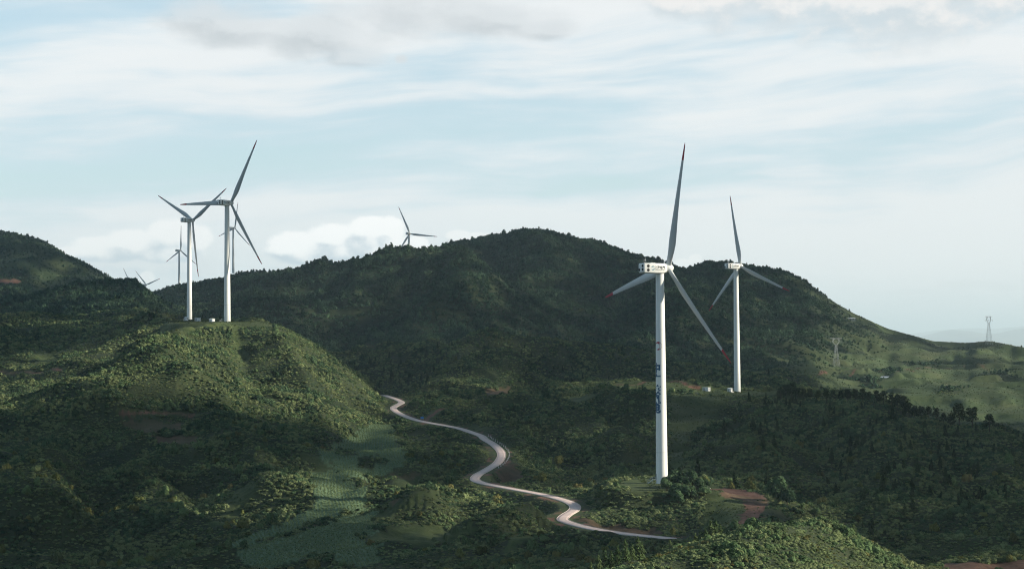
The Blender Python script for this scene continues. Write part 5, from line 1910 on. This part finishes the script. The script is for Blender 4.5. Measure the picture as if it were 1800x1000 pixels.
def shade_deck():
    s, e1, e2 = sun_plane()
    sub = (slice(None, None, 12), slice(None, None, 12))
    P = np.stack([GX[sub], GY[sub], GZ[sub]], -1).reshape(-1, 3)
    P = P[(np.abs(P[:, 0] / P[:, 1]) < 0.34) & (P[:, 1] < 4300)]
    A, B = P @ e1, P @ e2
    h = 14.0
    a0, a1, b0, b1 = A.min() - 60, A.max() + 60, B.min() - 60, B.max() + 140
    na, nb = int((a1 - a0) / h), int((b1 - b0) / h)
    light = np.zeros((na, nb))
    def splat(pts, r, v):
        pts = np.asarray(pts)
        ia = (pts @ e1 - a0) / h; ib = (pts @ e2 - b0) / h
        k = int(math.ceil(r / h)) + 1
        for da in range(-k, k + 1):
            for db in range(-k, k + 1):
                x = np.clip(np.round(ia).astype(int) + da, 0, na - 1); y = np.clip(np.round(ib).astype(int) + db, 0, nb - 1)
                m = np.hypot(x - ia, y - ib) * h <= r
                np.maximum.at(light, (x[m], y[m]), v)
    for poly, yr, v in LIT:
        q = np.array(poly, float)
        xs, ys = np.meshgrid(np.arange(q[:, 0].min(), q[:, 0].max(), 7), np.arange(q[:, 1].min(), q[:, 1].max(), 4))
        m = inside(q, xs, ys)
        pts = np.array([ground(x, y, *yr) for x, y in zip(xs[m], ys[m])])
        splat(pts, 16, v)
    for key, lo, hi, r in (('a', 8, 92, 14), ('b', 4, 98, 18), ('c', -2, 44, 17), ('d', -2, 46, 16)):
        b = BASE[key]
        splat(np.array([b + np.array([0, 0, z]) for z in np.arange(lo, hi, 5)]), r, 1.0)
    # soft edge, then a ragged threshold: small holes in the solid deck set the share of sunlight
    k = np.array([1, 2, 3, 2, 1.0]); k /= k.sum()
    for ax in (0, 1):
        light = np.apply_along_axis(lambda v: np.convolve(np.pad(v, 2, mode='edge'), k, 'valid'), ax, light)
    ia, ib = np.meshgrid(np.arange(na), np.arange(nb), indexing='ij')
    rnd = 0.5 + 0.42 * vnoise(ia / 2.1, ib / 2.1, 501) + 0.22 * vnoise(ia / 1.05 + 0.3, ib / 1.05, 502)
    far_ = smooth(1500, 2100, -(a0 + ia * h) if e1[1] < 0 else a0 + ia * h)
    base = 0.10 + 0.25 * far_ + 0.14 * np.clip(vnoise(ia / 22, ib / 22, 503), 0, 1)
    solid = rnd > np.maximum(light * 1.25, base)  # added deck is left open wherever sunlight is wanted below
    # lay the deck out level, 1350 m up, along the sun's direction
    H = 1350.0
    AA = a0 + (np.arange(na + 1)) * h; BB = b0 + np.arange(nb + 1) * h
    a, b = np.meshgrid(AA, BB, indexing='ij')
    p = a[..., None] * e1 + b[..., None] * e2
    t = (H - p[..., 2]) / s[2]
    low = p + t[..., None] * s
    thick = 60 + 45 * fbm(low[..., 0] / 420, low[..., 1] / 420, 4, 510)
    # a lit gap must stay open all the way up, so the billows follow the sun's slant
    top = low + (np.clip(thick, 15, 130) / s[2])[..., None] * s
    n1 = (na + 1) * (nb + 1)
    V = np.concatenate([low.reshape(-1, 3), top.reshape(-1, 3)])
    vid = lambda i, j: i * (nb + 1) + j
    i, j = np.nonzero(solid)
    q0 = np.stack([vid(i, j), vid(i, j + 1), vid(i + 1, j + 1), vid(i + 1, j)], -1)
    Q = [q0, q0[:, ::-1] + n1]
    pad = np.pad(solid, 1)
    for di, dj, c in ((-1, 0, ((0, 0), (0, 1))), (1, 0, ((1, 1), (1, 0))), (0, -1, ((1, 0), (0, 0))), (0, 1, ((0, 1), (1, 1)))):
        m = ~pad[i + 1 + di, j + 1 + dj]
        ii, jj = i[m], j[m]
        u = vid(ii + c[0][0], jj + c[0][1]); v = vid(ii + c[1][0], jj + c[1][1])
        Q.append(np.stack([u, v, v + n1, u + n1], -1))
    Q = np.concatenate(Q)
    used = np.unique(Q); remap = np.full(len(V), -1); remap[used] = np.arange(len(used))
    m_, t_, b_ = new_mat('cloud', 1.0, 0.0)
    b_.inputs['Base Color'].default_value = (0.85, 0.86, 0.88, 1)
    o = np_mesh('clouds', V[used], remap[Q], m_)
    o.data.polygons.foreach_set('use_smooth', np.ones(len(Q), bool))
    tag(o, 'unseen cloud layer added to shade the hills, gaps shaped for the sunlit patches', None, None, 'stuff')
    print('CLOUD', solid.mean(), V[used].min(0), V[used].max(0))


shade_deck()


def haze():
    m = bpy.data.materials.new('haze'); m.use_nodes = True
    t = NT(m.node_tree)
    t.n.remove(t.n['Principled BSDF'])
    v = t.node('ShaderNodeVolumePrincipled')
    v.inputs['Color'].default_value = (0.74, 0.90, 1.0, 1)
    v.inputs['Density'].default_value = 3.9e-5
    v.inputs['Anisotropy'].default_value = 0.0
    t.l.new(v.outputs[0], t.n['Material Output'].inputs['Volume'])
    o = MB().box(-130000, 130000, -125000, 130000, -140, 1000).make('haze', m)
    tag(o, 'thin blue air over the hills', None, None, 'stuff')


haze()
